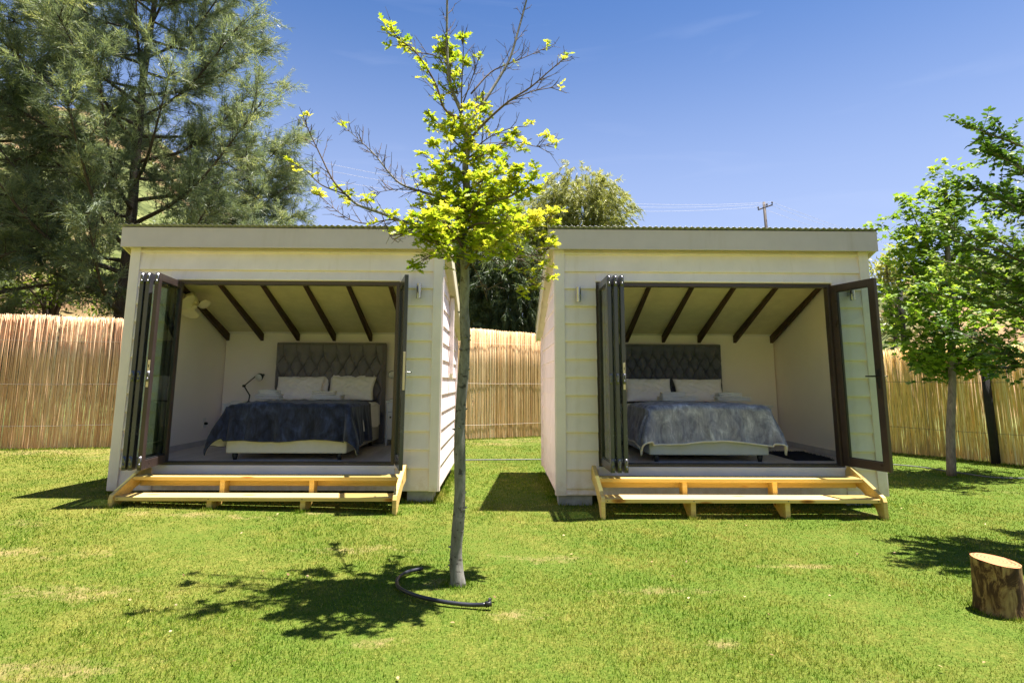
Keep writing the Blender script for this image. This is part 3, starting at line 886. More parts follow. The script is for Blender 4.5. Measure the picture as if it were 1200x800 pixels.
# down pipe on the right side of the first cabin
m = MB(); m.box(W1 + .03, W1 + .085, 1.20, 1.29, 1.56, 2.67); dp = m.build('downpipe', MT['trim'], cab1, bevel=.006)
m = MB(); m.box(W1 + .036, W1 + .079, 1.21, 1.28, 1.48, 1.558); m.build('pipe_end', MT['soffit'], dp)

ZD0, ZD1 = .472, 2.672
# cabin one: three folded leaves on the left, one swung leaf on the right
l1, L = leaf_door(cab1, (.525, -.03), (.555, -.735), ZD0, ZD1, mat='alu2'); end_hardware(l1, L, ZD0, ZD1)
l2, L = leaf_door(cab1, (.575, -.03), (.625, -.735), ZD0, ZD1, mat='alu2'); end_hardware(l2, L, ZD0, ZD1)
l3, L = leaf_door(cab1, (.640, -.03), (.730, -.740), ZD0, ZD1); end_hardware(l3, L, ZD0, ZD1, True)
l4, L = leaf_door(cab1, (3.405, -.03), (3.585, -.715), ZD0, ZD1, mat='alu2')
lever(l4, L - .045, 1.52, 1, 'steel', -.10, 1)
m = MB(); m.box(L + .0005, L + .005, -.013, .013, 1.35, 1.78); m.build('lock_plate', MT['plate'], l4, bevel=.002)
# cabin two
l1, L = leaf_door(cab2, (.525, -.03), (.530, -.705), ZD0 - .01, ZD1, mat='alu2'); end_hardware(l1, L, ZD0 - .01, ZD1)
l2, L = leaf_door(cab2, (.600, -.03), (.605, -.705), ZD0 - .01, ZD1, mat='alu2'); end_hardware(l2, L, ZD0 - .01, ZD1)
l3, L = leaf_door(cab2, (.675, -.03), (.680, -.705), ZD0 - .01, ZD1, mat='alu2'); end_hardware(l3, L, ZD0 - .01, ZD1, True)
l4, L = leaf_door(cab2, (3.488, -.03), (3.668, -.645), ZD0 - .01, ZD1)
lever(l4, L - .045, 1.50, -1, 'black', -.12, 1)
lever(l4, L - .045, 1.50, 1, 'plate', -.10, 1)

# ------------------------------------------------------------------ steps
def steps(ox, oy, XL, XR, mids, g, label):
    t = thing('wooden_steps', label, 'steps', (ox, oy, 0), group='timber steps in front of the cabins')
    th = .045
    out = [(-.045, .40), (-.10, .465), (-.165, .455), (-.735, .215), (-.755, .17), (-.755, g), (-.685, g), (-.58, .10), (-.33, .235), (-.045, .29)]
    for xa in (XL, XR - th):
        m = MB(); m.prism(out, 'x', xa, xa + th); m.build('stringer', MT['pine'], t, bevel=.004)
    x0, x1 = XL + th + .001, XR - th - .001
    m = MB(); m.box(x0, x1, -.715, -.45, .148, .190); m.build('tread', MT['pine'], t, bevel=.004)
    m = MB(); m.box(x0, x1, -.420, -.20, .320, .362); m.build('tread', MT['pine'], t, bevel=.004)
    m = MB(); m.box(x0 + .001, x1 - .001, -.262, -.222, .235, .319); m.build('riser_board', MT['pine'], t, bevel=.003)
    m = MB()
    for xs_ in (x0 + .03, mids[0] + .027, mids[1] + .027, x1 - .03):
        for (yy, zz) in ((-.68, .190), (-.49, .190), (-.39, .362), (-.23, .362)):
            m.lathe([(.0065, 0.0), (.0065, .0012), (.003, .0016)], xs_, yy, zz, 8)
        m.lathe([(.006, 0.0), (.006, .0012)], xs_, -.7155, .169, 8, M=Matrix.Rotation(math.pi / 2, 4, 'X'))
    m.build('screws', MT['black'], t)['kind'] = 'stuff'
    for xm in mids:
        a, b = xm, xm + .055
        m = MB()
        m.prism([(-.69, g), (-.69, .147), (-.40, .147), (-.40, .318), (-.263, .318), (-.263, .15), (-.60, g)], 'x', a, b)
        m.build('support', MT['pine'], t, bevel=.004)
    return t
steps(C1X, 0, .435, 3.555, (1.47, 2.49), -.01, 'two-tread pine steps below the navy bedding cabin')
steps(C2X, -.055, .385, 3.515, (1.38, 2.42), -.05, 'two-tread pine steps below the cabin with grey-blue bedding')

# ------------------------------------------------------------------ outside wall lamps
def wall_lamp(x, y, z, label):
    t = thing('wall_lamp', label, 'wall lamp', (x, y, z), group='steel up-down wall lamps')
    m = MB(); m.lathe([(.028, -.095), (.031, -.093), (.031, .093), (.028, .095), (.022, .088)], 0, -.085, 0, 20); m.build('lamp_tube', MT['steel'], t, True).modifiers.new('e', 'EDGE_SPLIT')
    m = MB(); m.box(-.02, .02, -.056, .004, -.03, .03); m.build('bracket', MT['steel'], t, bevel=.004)
wall_lamp(-1.045, -.022, 2.57, 'steel cylinder wall lamp right of the open doorway of the navy bedding cabin')
wall_lamp(.957, -.078, 2.53, 'steel cylinder wall lamp left of the folded doors of the grey-blue bedding cabin')
wall_lamp(4.41, -.078, 2.57, 'steel cylinder wall lamp seen through the open glass door on the right')

# ------------------------------------------------------------------ furniture
def cloth(name, mats, parent, hw, y0, y1, top, side_drop, foot_drop, seed, thick=.014, flare=.28, fold=.022, back_open=True, nx=120, ny=90):
    """cloth lying on a bed: x across, foot at y0 (hanging), head end at y1 lying flat"""
    rs = np.random.default_rng(seed)
    r = .07
    smax = hw + side_drop; tmin = -foot_drop
    S = np.linspace(-smax, smax, nx); Tt = np.linspace(tmin, y1 - y0, ny)
    S, Tt = np.meshgrid(S, Tt)
    ds = np.maximum(np.abs(S) - hw + r, 0); dt = np.maximum(r - Tt, 0)
    rho = np.hypot(ds, dt) + 1e-9
    cs_, ct_ = ds / rho, dt / rho
    rho = rho * (1 - .13 * (2 * cs_ * ct_) ** 1.5)
    a_ = np.clip(rho / r, 0, math.pi / 2)
    adv = r * np.sin(a_); drop = r * (1 - np.cos(a_)) + np.maximum(rho - r * math.pi / 2, 0)
    ph = rs.uniform(0, 6, 8)
    per = np.where(ds > 0, hw + np.maximum(Tt, 0) * 1.0 + .25 * np.arctan2(ds, dt + 1e-9), np.abs(S)) * np.sign(S + 1e-9)
    per = np.where((ds > 0) & (dt > 0), (hw + .34 * np.arctan2(ds, dt + 1e-9)) * np.sign(S), np.where(ds > 0, (hw + .34 * math.pi / 2 + Tt) * np.sign(S), S))
    ramp_ = smooth01(drop / .40)
    folds = np.sin(per * 15 + ph[0] + 1.3 * np.sin(per * 4 + ph[1])) + .55 * np.sin(per * 31 + ph[2] + 2 * np.sin(per * 3)) + .5 * (2 * cs_ * ct_) * np.sin(np.arctan2(cs_, ct_) * 7 + ph[3])
    adv = adv + flare * .30 * smooth01(drop / .55) * (.35 + .9 * (2 * cs_ * ct_)) + fold * ramp_ * folds
    X = np.where(ds > 0, np.sign(S) * (hw - r + adv * cs_), S)
    Y = np.where(dt > 0, r - adv * ct_, Tt)
    # lumps on the top
    lump = .010 * np.sin(S * 6 + ph[6] + np.sin(Tt * 7)) * np.sin(Tt * 5 + ph[7]) + .006 * np.sin(S * 19 + 2 * np.sin(Tt * 11 + 1)) * np.sin(Tt * 15 + np.sin(S * 9)) + .004 * np.sin(S * 41 + Tt * 23)
    crown = -.03 * (np.abs(S) / hw) ** 3 * (np.abs(S) < hw)
    Z = top - drop + lump * (1 - smooth01(drop / .1)) + crown
    hem = rs.normal(0, 1, 6)
    Z = Z + smooth01(drop / .3) * .018 * (np.sin(S * 5 + hem[0]) + .5 * np.sin(Tt * 8 + hem[1]))
    V = np.stack([X, Y + y0, Z], -1).reshape(-1, 3)
    i = np.arange((ny - 1) * (nx - 1)); rr = i // (nx - 1); cc = i % (nx - 1); a = rr * nx + cc
    loops = np.stack([a, a + 1, a + 1 + nx, a + nx], 1).ravel()
    me = np_mesh(name, V, loops, np.arange(len(a)) * 4, np.full(len(a), 4), mats[0], None, True)
    for mt in mats[1:]: me.materials.append(mt)
    o = link(name, me, parent)
    so = o.modifiers.new('solid', 'SOLIDIFY'); so.thickness = thick; so.offset = -1
    if len(mats) > 1: so.material_offset = 1; so.material_offset_rim = 1
    border = [tuple(V[j * nx + (nx - 1)]) for j in range(ny - 1, -1, -2)] + [tuple(V[j]) for j in range(nx - 1, -1, -2)] + [tuple(V[j * nx]) for j in range(0, ny, 2)]
    return o, border

def tufted(parent, x0, x1, z0, z1, y, thick, sx, sz, mat, top_off):
    """buttoned headboard face as displaced grid; returns button points"""
    nx, nz = 260, 150
    X, Z = np.meshgrid(np.linspace(x0, x1, nx), np.linspace(z0, z1, nz))
    bt = []
    rows = int((z1 - top_off - z0) / sz) + 1
    for j in range(rows):
        zb = z1 - top_off - j * sz
        off = 0 if j % 2 == 0 else .5
        n = int((x1 - x0) / sx)
        xs0 = x0 + ((x1 - x0) - (n - 1) * sx) / 2 + (off * sx if off else 0)
        for i in range(n if off == 0 else n - 1): bt.append((xs0 + i * sx, zb))
    Bt = np.array(bt)
    d = np.full(X.shape, 9.0)
    for bx, bz in bt: d = np.minimum(d, np.hypot((X - bx), (Z - bz) * 1.0))
    puff = 1 - np.exp(-(d / (.058)) ** 1.6)
    # diagonal pleats
    u = (X - Bt[0, 0]) / sx; w = (z1 - top_off - Z) / sz / 2
    pl = np.minimum(np.abs(((u + w + .5) % 1) - .5), np.abs(((u - w + .5) % 1) - .5))
    below = (Z < z1 - top_off + .005)
    groove = np.where(below, 1 - np.exp(-(pl / .05) ** 1.2), 1 - .9 * np.exp(-(np.abs(((u + .5) % 1) - .5) / .035) ** 1.5) * .6)
    ed = np.minimum(np.minimum(X - x0, x1 - X), z1 - Z)
    edge = 1 - np.exp(-(ed / .02) ** 1.5)
    Y = y - thick * (0.15 + .85 * edge * (0.42 * groove + .58 * puff))
    V = np.stack([X, Y, Z], -1).reshape(-1, 3)
    i = np.arange((nz - 1) * (nx - 1)); r = i // (nx - 1); c = i % (nx - 1); a = r * nx + c
    loops = np.stack([a, a + 1, a + 1 + nx, a + nx], 1).ravel()
    link('padded_face', np_mesh('padded_face', V, loops, np.arange(len(a)) * 4, np.full(len(a), 4), mat, None, True), parent)
    m = MB()
    for bx, bz in bt:
        m.lathe([(.012, .0), (.011, .005), (.006, .009)], bx, y - thick * .17, bz, 8, M=Matrix.Rotation(math.pi / 2, 4, 'X'))
    b = m.build('buttons', mat, parent, True); b['kind'] = 'stuff'

def bed(ox, oy, cx, hx0, hx1, basem, uph, sx, sz, top_off, label, hl):
    t = thing('double_bed', label, 'bed', (ox + cx, oy, .46))
    def B(name, mt, bv, *b):
        m = MB(); m.box(*b); return m.build(name, mt, t, bevel=bv)
    B('bed_base', basem, .02, -.76, .76, .24, 2.26, .085, .345)
    B('mattress', MT['linen'], .05, -.755, .755, .25, 2.25, .346, .655)
    for sx_ in (-1, 1):
        for yy in (.30, 2.1):
            m = MB(); m.lathe([(.024, 0), (.034, .05), (.036, .085)], sx_ * .66, yy, 0, 14); m.build('leg', MT['black'], t, True)
    m = MB(); m.lathe([(.024, 0), (.036, .085)], .35, 1.2, 0, 14); m.build('leg', MT['black'], t, True)
    hb = thing_part('headboard', t)
    h0, h1 = hx0 - ox - cx, hx1 - ox - cx
    m = MB(); m.box(h0, h1, 2.36, 2.44, 0, 1.60); m.build('board_back', uph, hb, bevel=.01)
    tufted(hb, h0, h1, .45, 1.612, 2.362, .13, sx, sz, uph, top_off)
    return t
def thing_part(name, parent):
    o = bpy.data.objects.new(name, None); COL.objects.link(o); o.parent = parent; o.empty_display_size = .05
    return o

bed(0, 0, -2.71, -3.68, -1.90, MT['bedbase1'], MT['uph1'], .215, .185, .215, 'double bed on black feet with mid-grey buttoned headboard under the navy throw', None)
bed(0, -.055, 2.63, 1.83, 3.60, MT['bedbase2'], MT['uph2'], .172, .15, .17, 'double bed with dark slate buttoned headboard under the grey-blue throw', None)

def bedding(cx, oy, vel, name_lab, duv_lab, duvm, seed):
    t = thing('duvet', duv_lab, 'duvet', (cx, oy, .46))
    cloth('cover', [duvm], t, .79, .62, 2.15, .675, .34, .02, seed + 5, .02, .30, .012)
    t = thing('throw_blanket', name_lab, 'blanket', (cx, oy, .46))
    o, border = cloth('plush_cloth', [vel, MT['fleece']], t, .80, .235, 1.42, .715, .50, .43, seed, .016, .55, .024)
    m = MB(); m.tube([(x, y, z) for x, y, z in border], .009 if seed == 3 else .011, 6); m.build('hem', vel if seed == 3 else MT['fleece'], t, True)
bedding(-2.72, 0, MT['velvet1'], 'navy plush throw hanging over the foot of the bed', 'cream-white duvet under the navy throw', MT['linen_warm'], 3)
bedding(2.66, -.055, MT['velvet2'], 'grey-blue plush throw with cream edge hanging over the foot of the bed', 'white duvet under the grey-blue throw', MT['linen'], 8)

def pillow(x, y, z, w, h, th, lean, rz, mat, label, seed):
    rs = np.random.default_rng(seed)
    nu, nv = 40, 28
    V = []; F = []
    for sgn in (1, -1):
        for j in range(nv + 1):
            for i in range(nu + 1):
                u = -1 + 2 * i / nu; v = -1 + 2 * j / nv
                fall = max(0, (1 - abs(u) ** 2.6)) ** .45 * max(0, (1 - abs(v) ** 2.6)) ** .45
                pinch = 1 - .07 * (1 - abs(v) ** 2) * 1.0
                pinch2 = 1 - .08 * (1 - abs(u) ** 2)
                wr = .008 * math.sin(u * 7 + v * 5 + seed) * math.sin(v * 8 + seed) + .005 * math.sin(u * 17 + 3 * math.sin(v * 6 + seed))
                V.append((u * w / 2 * pinch, sgn * (fall * (th / 2 + wr * 1.4) + .001), v * h / 2 * pinch2))
    n1 = (nu + 1) * (nv + 1)
    for s in (0, 1):
        for j in range(nv):
            for i in range(nu):
                a = s * n1 + j * (nu + 1) + i
                q = (a, a + 1, a + nu + 2, a + nu + 1)
                F.append(q[::-1] if s == 0 else q)
    m = MB(); m.add(V, F)
    o = m.build('pillow', mat, None, True, loc=(x, y, z), rot=(lean, 0, rz))
    bm = bmesh.new(); bm.from_mesh(o.data); bmesh.ops.remove_doubles(bm, verts=bm.verts, dist=.0025); bm.to_mesh(o.data); bm.free()
    o.data.polygons.foreach_set('use_smooth', [True] * len(o.data.polygons))
    tag(o, label, 'pillow', 'pillows leaning on the headboards')
ZT = 1.135
pillow(-3.19, 2.08, ZT + .195, .76, .42, .17, R(-28), R(2), MT['linen'], 'left front pillow of the cabin bed with the navy throw', 1)
pillow(-3.12, 2.23, ZT + .205, .72, .40, .12, R(-16), R(-1), MT['linen'], 'pillow mostly hidden behind the left front pillow above the navy throw', 2)
pillow(-2.37, 2.09, ZT + .200, .74, .42, .17, R(-28), R(-4), MT['linen_warm'], 'right front pillow of the cabin bed with the navy throw', 3)
pillow(-2.41, 2.23, ZT + .215, .74, .42, .12, R(-16), R(1), MT['linen'], 'pillow showing its top edge behind the right pillow above the navy throw', 4)
pillow(2.33, 2.03, ZT + .195, .76, .40, .17, R(-26), R(2), MT['linen'], 'left pillow of the bed with the grey-blue throw', 5)
pillow(3.13, 2.03, ZT + .192, .78, .40, .17, R(-26), R(-2), MT['linen'], 'right pillow of the bed with the grey-blue throw', 6)

def towel(x, y, z, w, d, h, rz, mat, label, seed, layers=3):
    t = thing('folded_towel', label, 'towel', (x, y, z), rz, 'folded white towels on the beds')
    m = MB()
    for k in range(layers):
        nseg = 12; hh = h / layers; z0 = k * hh
        rs = random.Random(seed * 10 + k)
        n = 28; ring = []
        V = []; F = []
        nr = 7
        for i in range(nr + 1):
            a = math.pi * i / nr
            sc = math.sin(a) ** .55 if 0 < i < nr else 0.0
            zz = z0 + hh * (1 - math.cos(a)) / 2
            for q in range(n):
                th = 2 * math.pi * q / n
                cx_, sy_ = math.cos(th), math.sin(th)
                e = .32
                px = math.copysign(abs(cx_) ** e, cx_) * w / 2 * (.86 + .14 * sc) * (1 + .03 * math.sin(seed + k * 2 + th * 3))
                py = math.copysign(abs(sy_) ** e, sy_) * d / 2 * (.86 + .14 * sc) * (1 + .03 * math.cos(seed + k + th * 2))
                if sc == 0: px *= .96; py *= .96
                V.append((px, py, zz + .006 * math.sin(px * 18 + seed) * (i / nr)))
        for i in range(nr):
            for q in range(n):
                a_ = i * n + q; b_ = i * n + (q + 1) % n
                F.append((a_, b_, b_ + n, a_ + n))
        F.append(tuple(range(n))[::-1]); F.append(tuple(range(len(V) - n, len(V))))
        m2 = MB(); m2.add(V, F); m2.build('towel_fold', mat, t, True)
zt = ZT + .048
towel(-3.40, 1.40, zt, .36, .26, .075, .05, MT['towel'], 'lower white towel of the stack by the desk lamp, left on the navy throw', 1)
towel(-3.40, 1.41, zt + .076, .28, .20, .055, -.1, MT['towel'], 'upper white towel of the stack by the desk lamp', 2, 2)
towel(-2.54, 1.38, zt, .46, .26, .065, -.04, MT['towel'], 'lower white towel of the right stack on the navy throw', 3)
towel(-2.60, 1.40, zt + .066, .34, .22, .055, .12, MT['towel_cream'], 'upper cream towel of the right stack on the navy throw', 4, 2)
towel(2.58, 1.36, zt, .54, .30, .065, .06, MT['towel'], 'lower white towel of the left pile on the grey-blue throw', 5)
towel(2.53, 1.38, zt + .066, .36, .22, .06, -.1, MT['towel'], 'upper white towel of the left pile on the grey-blue throw', 6, 2)
towel(3.40, 1.36, zt, .50, .28, .065, -.06, MT['towel'], 'lower white towel of the right pile on the grey-blue throw', 7)
towel(3.35, 1.38, zt + .066, .36, .22, .055, .1, MT['towel'], 'upper white towel of the right pile on the grey-blue throw', 8, 2)

def nightstand(x, y, w, top, label):
    t = thing('bedside_table', label, 'bedside table', (x, y, .46), group='white bedside tables')
    H = top - .46; d = .36
    m = MB(); m.box(-w / 2 - .02, w / 2 + .02, -d / 2 - .02, d / 2, H - .025, H); m.build('table_top', MT['whitepaint'], t, bevel=.004)
    m = MB()
    m.box(-w / 2, -w / 2 + .018, -d / 2, d / 2, .0, H - .026); m.box(w / 2 - .018, w / 2, -d / 2, d / 2, .0, H - .026); m.box(-w / 2 + .018, w / 2 - .018, d / 2 - .012, d / 2 - .001, .1, H - .026)
    m.box(-w / 2 + .018, w / 2 - .018, -d / 2 + .01, d / 2 - .012, .09, .108)
    m.build('carcass', MT['whitepaint'], t, bevel=.003)
    m = MB(); m.box(-w / 2 + .021, w / 2 - .021, -d / 2 - .004, -d / 2 + .014, H - .17, H - .03); dr = m.build('drawer', MT['whitepaint'], t, bevel=.003)
    m = MB(); m.box(-w / 2 + .021, w / 2 - .021, -d / 2 - .004, -d / 2 + .014, .11, H - .175); m2 = m.build('cupboard_door', MT['whitepaint'], t, bevel=.003)
    m = MB(); m.lathe([(.005, 0), (.005, .012), (.014, .018), (.014, .026), (.008, .03)], -w / 2 + .07, -d / 2 - .004, H - .25, 12, M=Matrix.Rotation(math.pi / 2, 4, 'X')); m.build('knob', MT['black'], m2, True)
    return t
nightstand(-4.17, 2.22, .36, 1.095, 'white bedside table carrying the black desk lamp and papers')
nightstand(-1.62, 2.2, .36, 1.145, 'white bedside table with black knob, between bed and open glass door')
nightstand(4.05, 2.15, .40, 1.10, 'white bedside table just showing beyond the grey-blue throw')

def desk_lamp(x, y, z, s, label):
    t = thing('desk_lamp', label, 'lamp', (x, y, z), group='black jointed desk lamps')
    m = MB(); m.lathe([(.085, 0), (.085, .012), (.03, .02), (.016, .035)], 0, 0, 0, 24); m.build('lamp_base', MT['black'], t, True)
    e = Vector((-.09 * s, 0, .27)); h = Vector((.10 * s, -.02, .43))
    for k in (-1, 1):
        m = MB(); m.tube([(0, .012 * k, .03), (.012 * s, .012 * k, .12), e + Vector((0, .012 * k, 0))], .006, 6); m.build('lower_arm', MT['black'], t, True)
        m = MB(); m.tube([e + Vector((0, .01 * k, 0)), h + Vector((0, .01 * k, 0))], .006, 6); m.build('upper_arm', MT['black'], t, True)
    m = MB(); m.tube([e + Vector((0, -.025, 0)), e + Vector((0, .025, 0))], .02, 12); m.build('joint', MT['black'], t, True)
    M = Vector((.25 * s, .90, .34)).to_track_quat('Z', 'Y').to_matrix().to_4x4()
    c = h + Vector((.055 * s, -.035, -.025))
    m = MB(); m.lathe([(.062, .0), (.060, .03), (.040, .075), (.022, .10), (.018, .13)], c.x, c.y, c.z, 24, M=M); sh = m.build('lamp_shade', MT['black'], t, True)
    m = MB(); m.lathe([(.002, .004), (.059, .004), (.060, -.004), (.03, -.010), (.002, -.012)], c.x, c.y, c.z, 24, M=M); m.build('lamp_diffuser', MT['whiteplastic'], sh, True)
desk_lamp(-4.03, 2.2, 1.095, 1, 'black jointed desk lamp on the left bedside table with its white face turned out')
desk_lamp(-1.60, 2.22, 1.145, -1, 'black desk lamp half hidden by the swung glass door')

# papers / tissue box on the left bedside table
m = MB(); m.box(-.10, .10, -.07, .07, 0, .035); tag(m.build('tissue_box', MT['whiteplastic'], None, bevel=.004, loc=(-4.14, 2.10, 1.096)), 'flat white box in front of the desk lamp', 'box')
t = thing('book', 'small dark topped book on the right-hand white bedside table', 'book', (-1.68, 2.14, 1.146))
m = MB(); m.box(-.08, .08, -.055, .055, 0, .022); m.build('pages', MT['whiteplastic'], t)
m = MB(); m.box(-.083, .083, -.058, .058, .0225, .027); m.build('cover', MT['black'], t)
m = MB(); m.box(-.16, .16, -.09, .09, 0, .012); tag(m.build('magazine', MT['whiteplastic'], None, bevel=.002, loc=(4.02, 2.12, 1.101), rot=(0, 0, .2)), 'white magazine on the bedside table beyond the grey-blue throw', 'magazine')

# socket, plug and cord on the left wall of cabin one
t = thing('wall_socket', 'white wall socket with black plug low on the left inner wall', 'socket', (-4.609, 2.0, .80))
m = MB(); m.box(0, .008, -.045, .045, -.075, .075); m.build('faceplate', MT['whiteplastic'], t, bevel=.003)
m = MB(); m.lathe([(.022, 0), (.022, .03), (.014, .045)], .008, 0, -.01, 14, M=Matrix.Rotation(math.pi / 2, 4, 'Y')); m.build('plug', MT['black'], t, True)
m = MB(); m.tube([(.045, 0, -.02), (.05, .03, -.09), (.04, .10, -.22), (.05, .14, -.31), (.10, .2, -.335)], .004, 6); m.build('cord', MT['whiteplastic'], t, True)

# wall fan
def wall_fan():
    t = thing('wall_fan', 'ivory three-bladed fan high on the left inner wall', 'fan', (-4.605, 1.05, 2.60))
    m = MB(); m.box(0, .03, -.06, .06, -.08, .08); m.build('wall_plate', MT['fanplastic'], t, bevel=.006)
    ax = Vector((.52, -.42, -.74)).normalized()
    c = Vector((.17, -.06, -.04))
    m = MB(); m.tube([(.03, 0, 0), (.09, -.01, .02), c - ax * .10], .018, 10); m.build('arm', MT['fanplastic'], t, True)
    M = ax.to_track_quat('Z', 'Y').to_matrix().to_4x4()
    m = MB(); m.lathe([(.05, -.12), (.078, -.105), (.082, .04), (.06, .06), (.03, .075)], c.x, c.y, c.z, 24, M=M); m.build('motor_housing', MT['fanplastic'], t, True)
    h = c + ax * .105
    m = MB(); m.lathe([(.04, -.02), (.042, .015), (.02, .035)], h.x, h.y, h.z, 20, M=M); m.build('hub', MT['fanplastic'], t, True)
    for k in range(3):
        a0 = k * 2 * math.pi / 3 + .5
        V = []; F = []
        nr, na = 8, 10
        for i in range(nr + 1):
            r = .035 + (.225 - .035) * i / nr
            half = .30 + .55 * math.sin(math.pi * min(1, i / nr * .8 + .1)) 
            for j in range(na + 1):
                a = a0 + half * (-1 + 2 * j / na) * (.92 if i == nr else 1)
                rr = r - (.02 * (abs(-1 + 2 * j / na) ** 3) if i == nr else 0)
                p = h + M.to_3x3() @ Vector((rr * math.cos(a), rr * math.sin(a), .035 * (-1 + 2 * j / na)))
                V.append(p)
        for i in range(nr):
            for j in range(na):
                q = i * (na + 1) + j; F.append((q, q + 1, q + na + 2, q + na + 1))
        m = MB(); m.add(V, F); o = m.build('fan_blade', MT['fanplastic'], t, True)
        so = o.modifiers.new('s', 'SOLIDIFY'); so.thickness = .004
wall_fan()

# rug
def rug():
    n = 5200
    x = rng.uniform(-.25, .25, n); y = rng.uniform(-.42, .42, n)
    P = np.stack([x, y, np.full(n, .004)], 1); D = np.stack([rng.normal(0, .5, n), rng.normal(0, .5, n), np.ones(n)], 1)
    t = thing('shaggy_rug', 'dark shaggy rug on the floor beside the grey-blue bed', 'rug', (4.05, .78, .4607))
    link('pile', leaf_mesh('pile', P, D, rdir(n), rng.uniform(.02, .045, n), np.full(n, .007), STRIP, MT['rug'], rng.random(n)), t)['kind'] = 'stuff'
    m = MB(); m.box(-.26, .26, -.43, .43, 0, .008); m.build('backing', MT['rug'], t)
rug()

# ------------------------------------------------------------------ reed fences
def reed_fence(name, a, b, zb, h, mat, label, spacing, rad, messy, wires, posts, seed, z1=None):
    rs = np.random.default_rng(seed)
    a = np.array(a, float); b = np.array(b, float); L = np.linalg.norm(b - a); u = (b - a) / L; nrml = np.array([u[1], -u[0]])
    t = thing(name, label, 'fence', (a[0], a[1], 0))
    V = []; loops = []; tints = []
    layers = []
    for layer in range(3):
        n = int(L / spacing)
        s = (np.arange(n) + rs.uniform(-.5, .5, n)) * spacing
        off = rs.normal(0, .0035, n) - layer * .010
        layers.append((s, off))
    S = np.concatenate([q[0] for q in layers]); O = np.concatenate([q[1] for q in layers]); n = len(S)
    rr = rad * rs.uniform(.6, 1.35, n)
    top = h + rs.normal(0, .008 + .02 * messy, n) - (rs.random(n) < .03) * rs.uniform(0, .10, n)
    top = top + .012 * np.sin(S * 1.7) + .008 * np.sin(S * 5.3)
    lean = rs.normal(0, .008 + .02 * messy, n); bow = rs.normal(0, .010, n)
    zbs = np.interp(S, [0, L], [zb, zb if z1 is None else z1]) - .03
    nseg = 4; ns = 4
    tt = np.clip(rs.beta(2.2, 2.2, n) + .22 * np.sin(S * 2.3 + seed) * np.sin(S * .9) , 0, 1)
    verts = np.zeros((n, nseg, ns, 3))
    for k in range(nseg):
        f = k / (nseg - 1)
        z = zbs + (top + .03) * f
        ss = S + lean * f * h + bow * math.sin(f * math.pi)
        tf = .45 if k == nseg - 1 else 1.0
        for j in range(ns):
            ang = 2 * math.pi * j / ns + .4
            verts[:, k, j, 0] = u[0] * (ss + rr * tf * math.cos(ang)) + nrml[0] * (O + rr * tf * math.sin(ang))
            verts[:, k, j, 1] = u[1] * (ss + rr * tf * math.cos(ang)) + nrml[1] * (O + rr * tf * math.sin(ang))
            verts[:, k, j, 2] = z
    fl = []
    for k in range(nseg - 1):
        for j in range(ns):
            q = k * ns + j; q2 = k * ns + (j + 1) % ns
            fl.append((q, q2, q2 + ns, q + ns))
    fl.append(tuple(range((nseg - 1) * ns, nseg * ns)))
    fa = np.concatenate([np.array(f) for f in fl])
    loops = (fa[None, :] + (np.arange(n) * nseg * ns)[:, None]).ravel()
    totals = np.tile(np.array([len(f) for f in fl]), n); starts = np.concatenate([[0], np.cumsum(totals)[:-1]])
    me = np_mesh('reeds', verts.reshape(-1, 3), loops, starts, totals, mat, np.repeat(tt, nseg * ns))
    link('reeds', me, t)['kind'] = 'stuff'
    for wz in wires:
        m = MB()
        pts = []
        ww = np.arange(0, L, .25)
        for s_ in ww: 
            p = u * s_ + nrml * (.016 + .004 * math.sin(s_ * 3)); zz = np.interp(s_, [0, L], [zb, zb if z1 is None else z1])
            pts.append((p[0], p[1], zz + wz + .006 * math.sin(s_ * 2.1)))
        m.tube(pts, .0035, 4); m.build('wire', MT['wirem'], t)
    for (s_, w, lean_, front, hh) in posts:
        p = u * s_ + nrml * front
        m = MB(); m.tube([(p[0], p[1], zb - .1), (p[0] + lean_ * .5, p[1], zb + hh * .5), (p[0] + lean_, p[1], zb + hh)], [w * 1.05, w, w * .92], 12)
        m.build('post', MT['blackpost'], t, True)
    return t
reed_fence('reed_fence', FENCE_L[0], FENCE_L[1], .11, 2.60, MT['reed1'], 'tan reed fence left of the navy bedding cabin under the big conifer', .0125, .0068, .25, (.45, 1.25, 2.1),
           [(s, .045, 0, -.13, 2.45) for s in (1.5, 4.3, 7.0, 9.0)], 11)
reed_fence('reed_fence', FENCE_M[0], FENCE_M[1], .04, 2.80, MT['reed2'], 'golden reed fence in the gap between the two cabins', .0155, .0088, .1, (.35, 1.4, 2.45),
           [(s, .05, 0, -.1, 2.6) for s in (1, 4, 6.6, 9.4, 11.4)], 12, z1=-.04)
reed_fence('reed_fence', FENCE_R[0], FENCE_R[1], -.02, 2.19, MT['reed3'], 'mustard reed fence right of the cabins with a black leaning post', .0145, .0075, .9, (.55, 1.5),
           [(8.68, .072, -.02, .10, 2.12), (2.5, .06, 0, -.1, 2.0), (5.3, .06, 0, -.1, 2.0)], 13)
# dark posts on the rough ground beyond the right fence
for (x, y, h, w, lb) in ((11.6, 9.6, 2.6, .075, 'black post beyond the mustard fence, nearest the open glass door'), (14.4, 11.2, 2.0, .085, 'black post beyond the mustard fence, glimpsed under the green crown'), (17.4, 9.6, 2.0, .075, 'black post beyond the mustard fence near the right edge')):
    zt0 = float(terrain(np.array(x), np.array(y)))
    m = MB(); m.tube([(0, 0, -.4), (0.01, 0, h * .6), (0.02, 0, h)], [w, w * .95, w * .9], 12)
    tag(m.build('wooden_post', MT['blackpost'], None, True, loc=(x, y, zt0)), lb, 'post', 'black posts beyond the right fence')

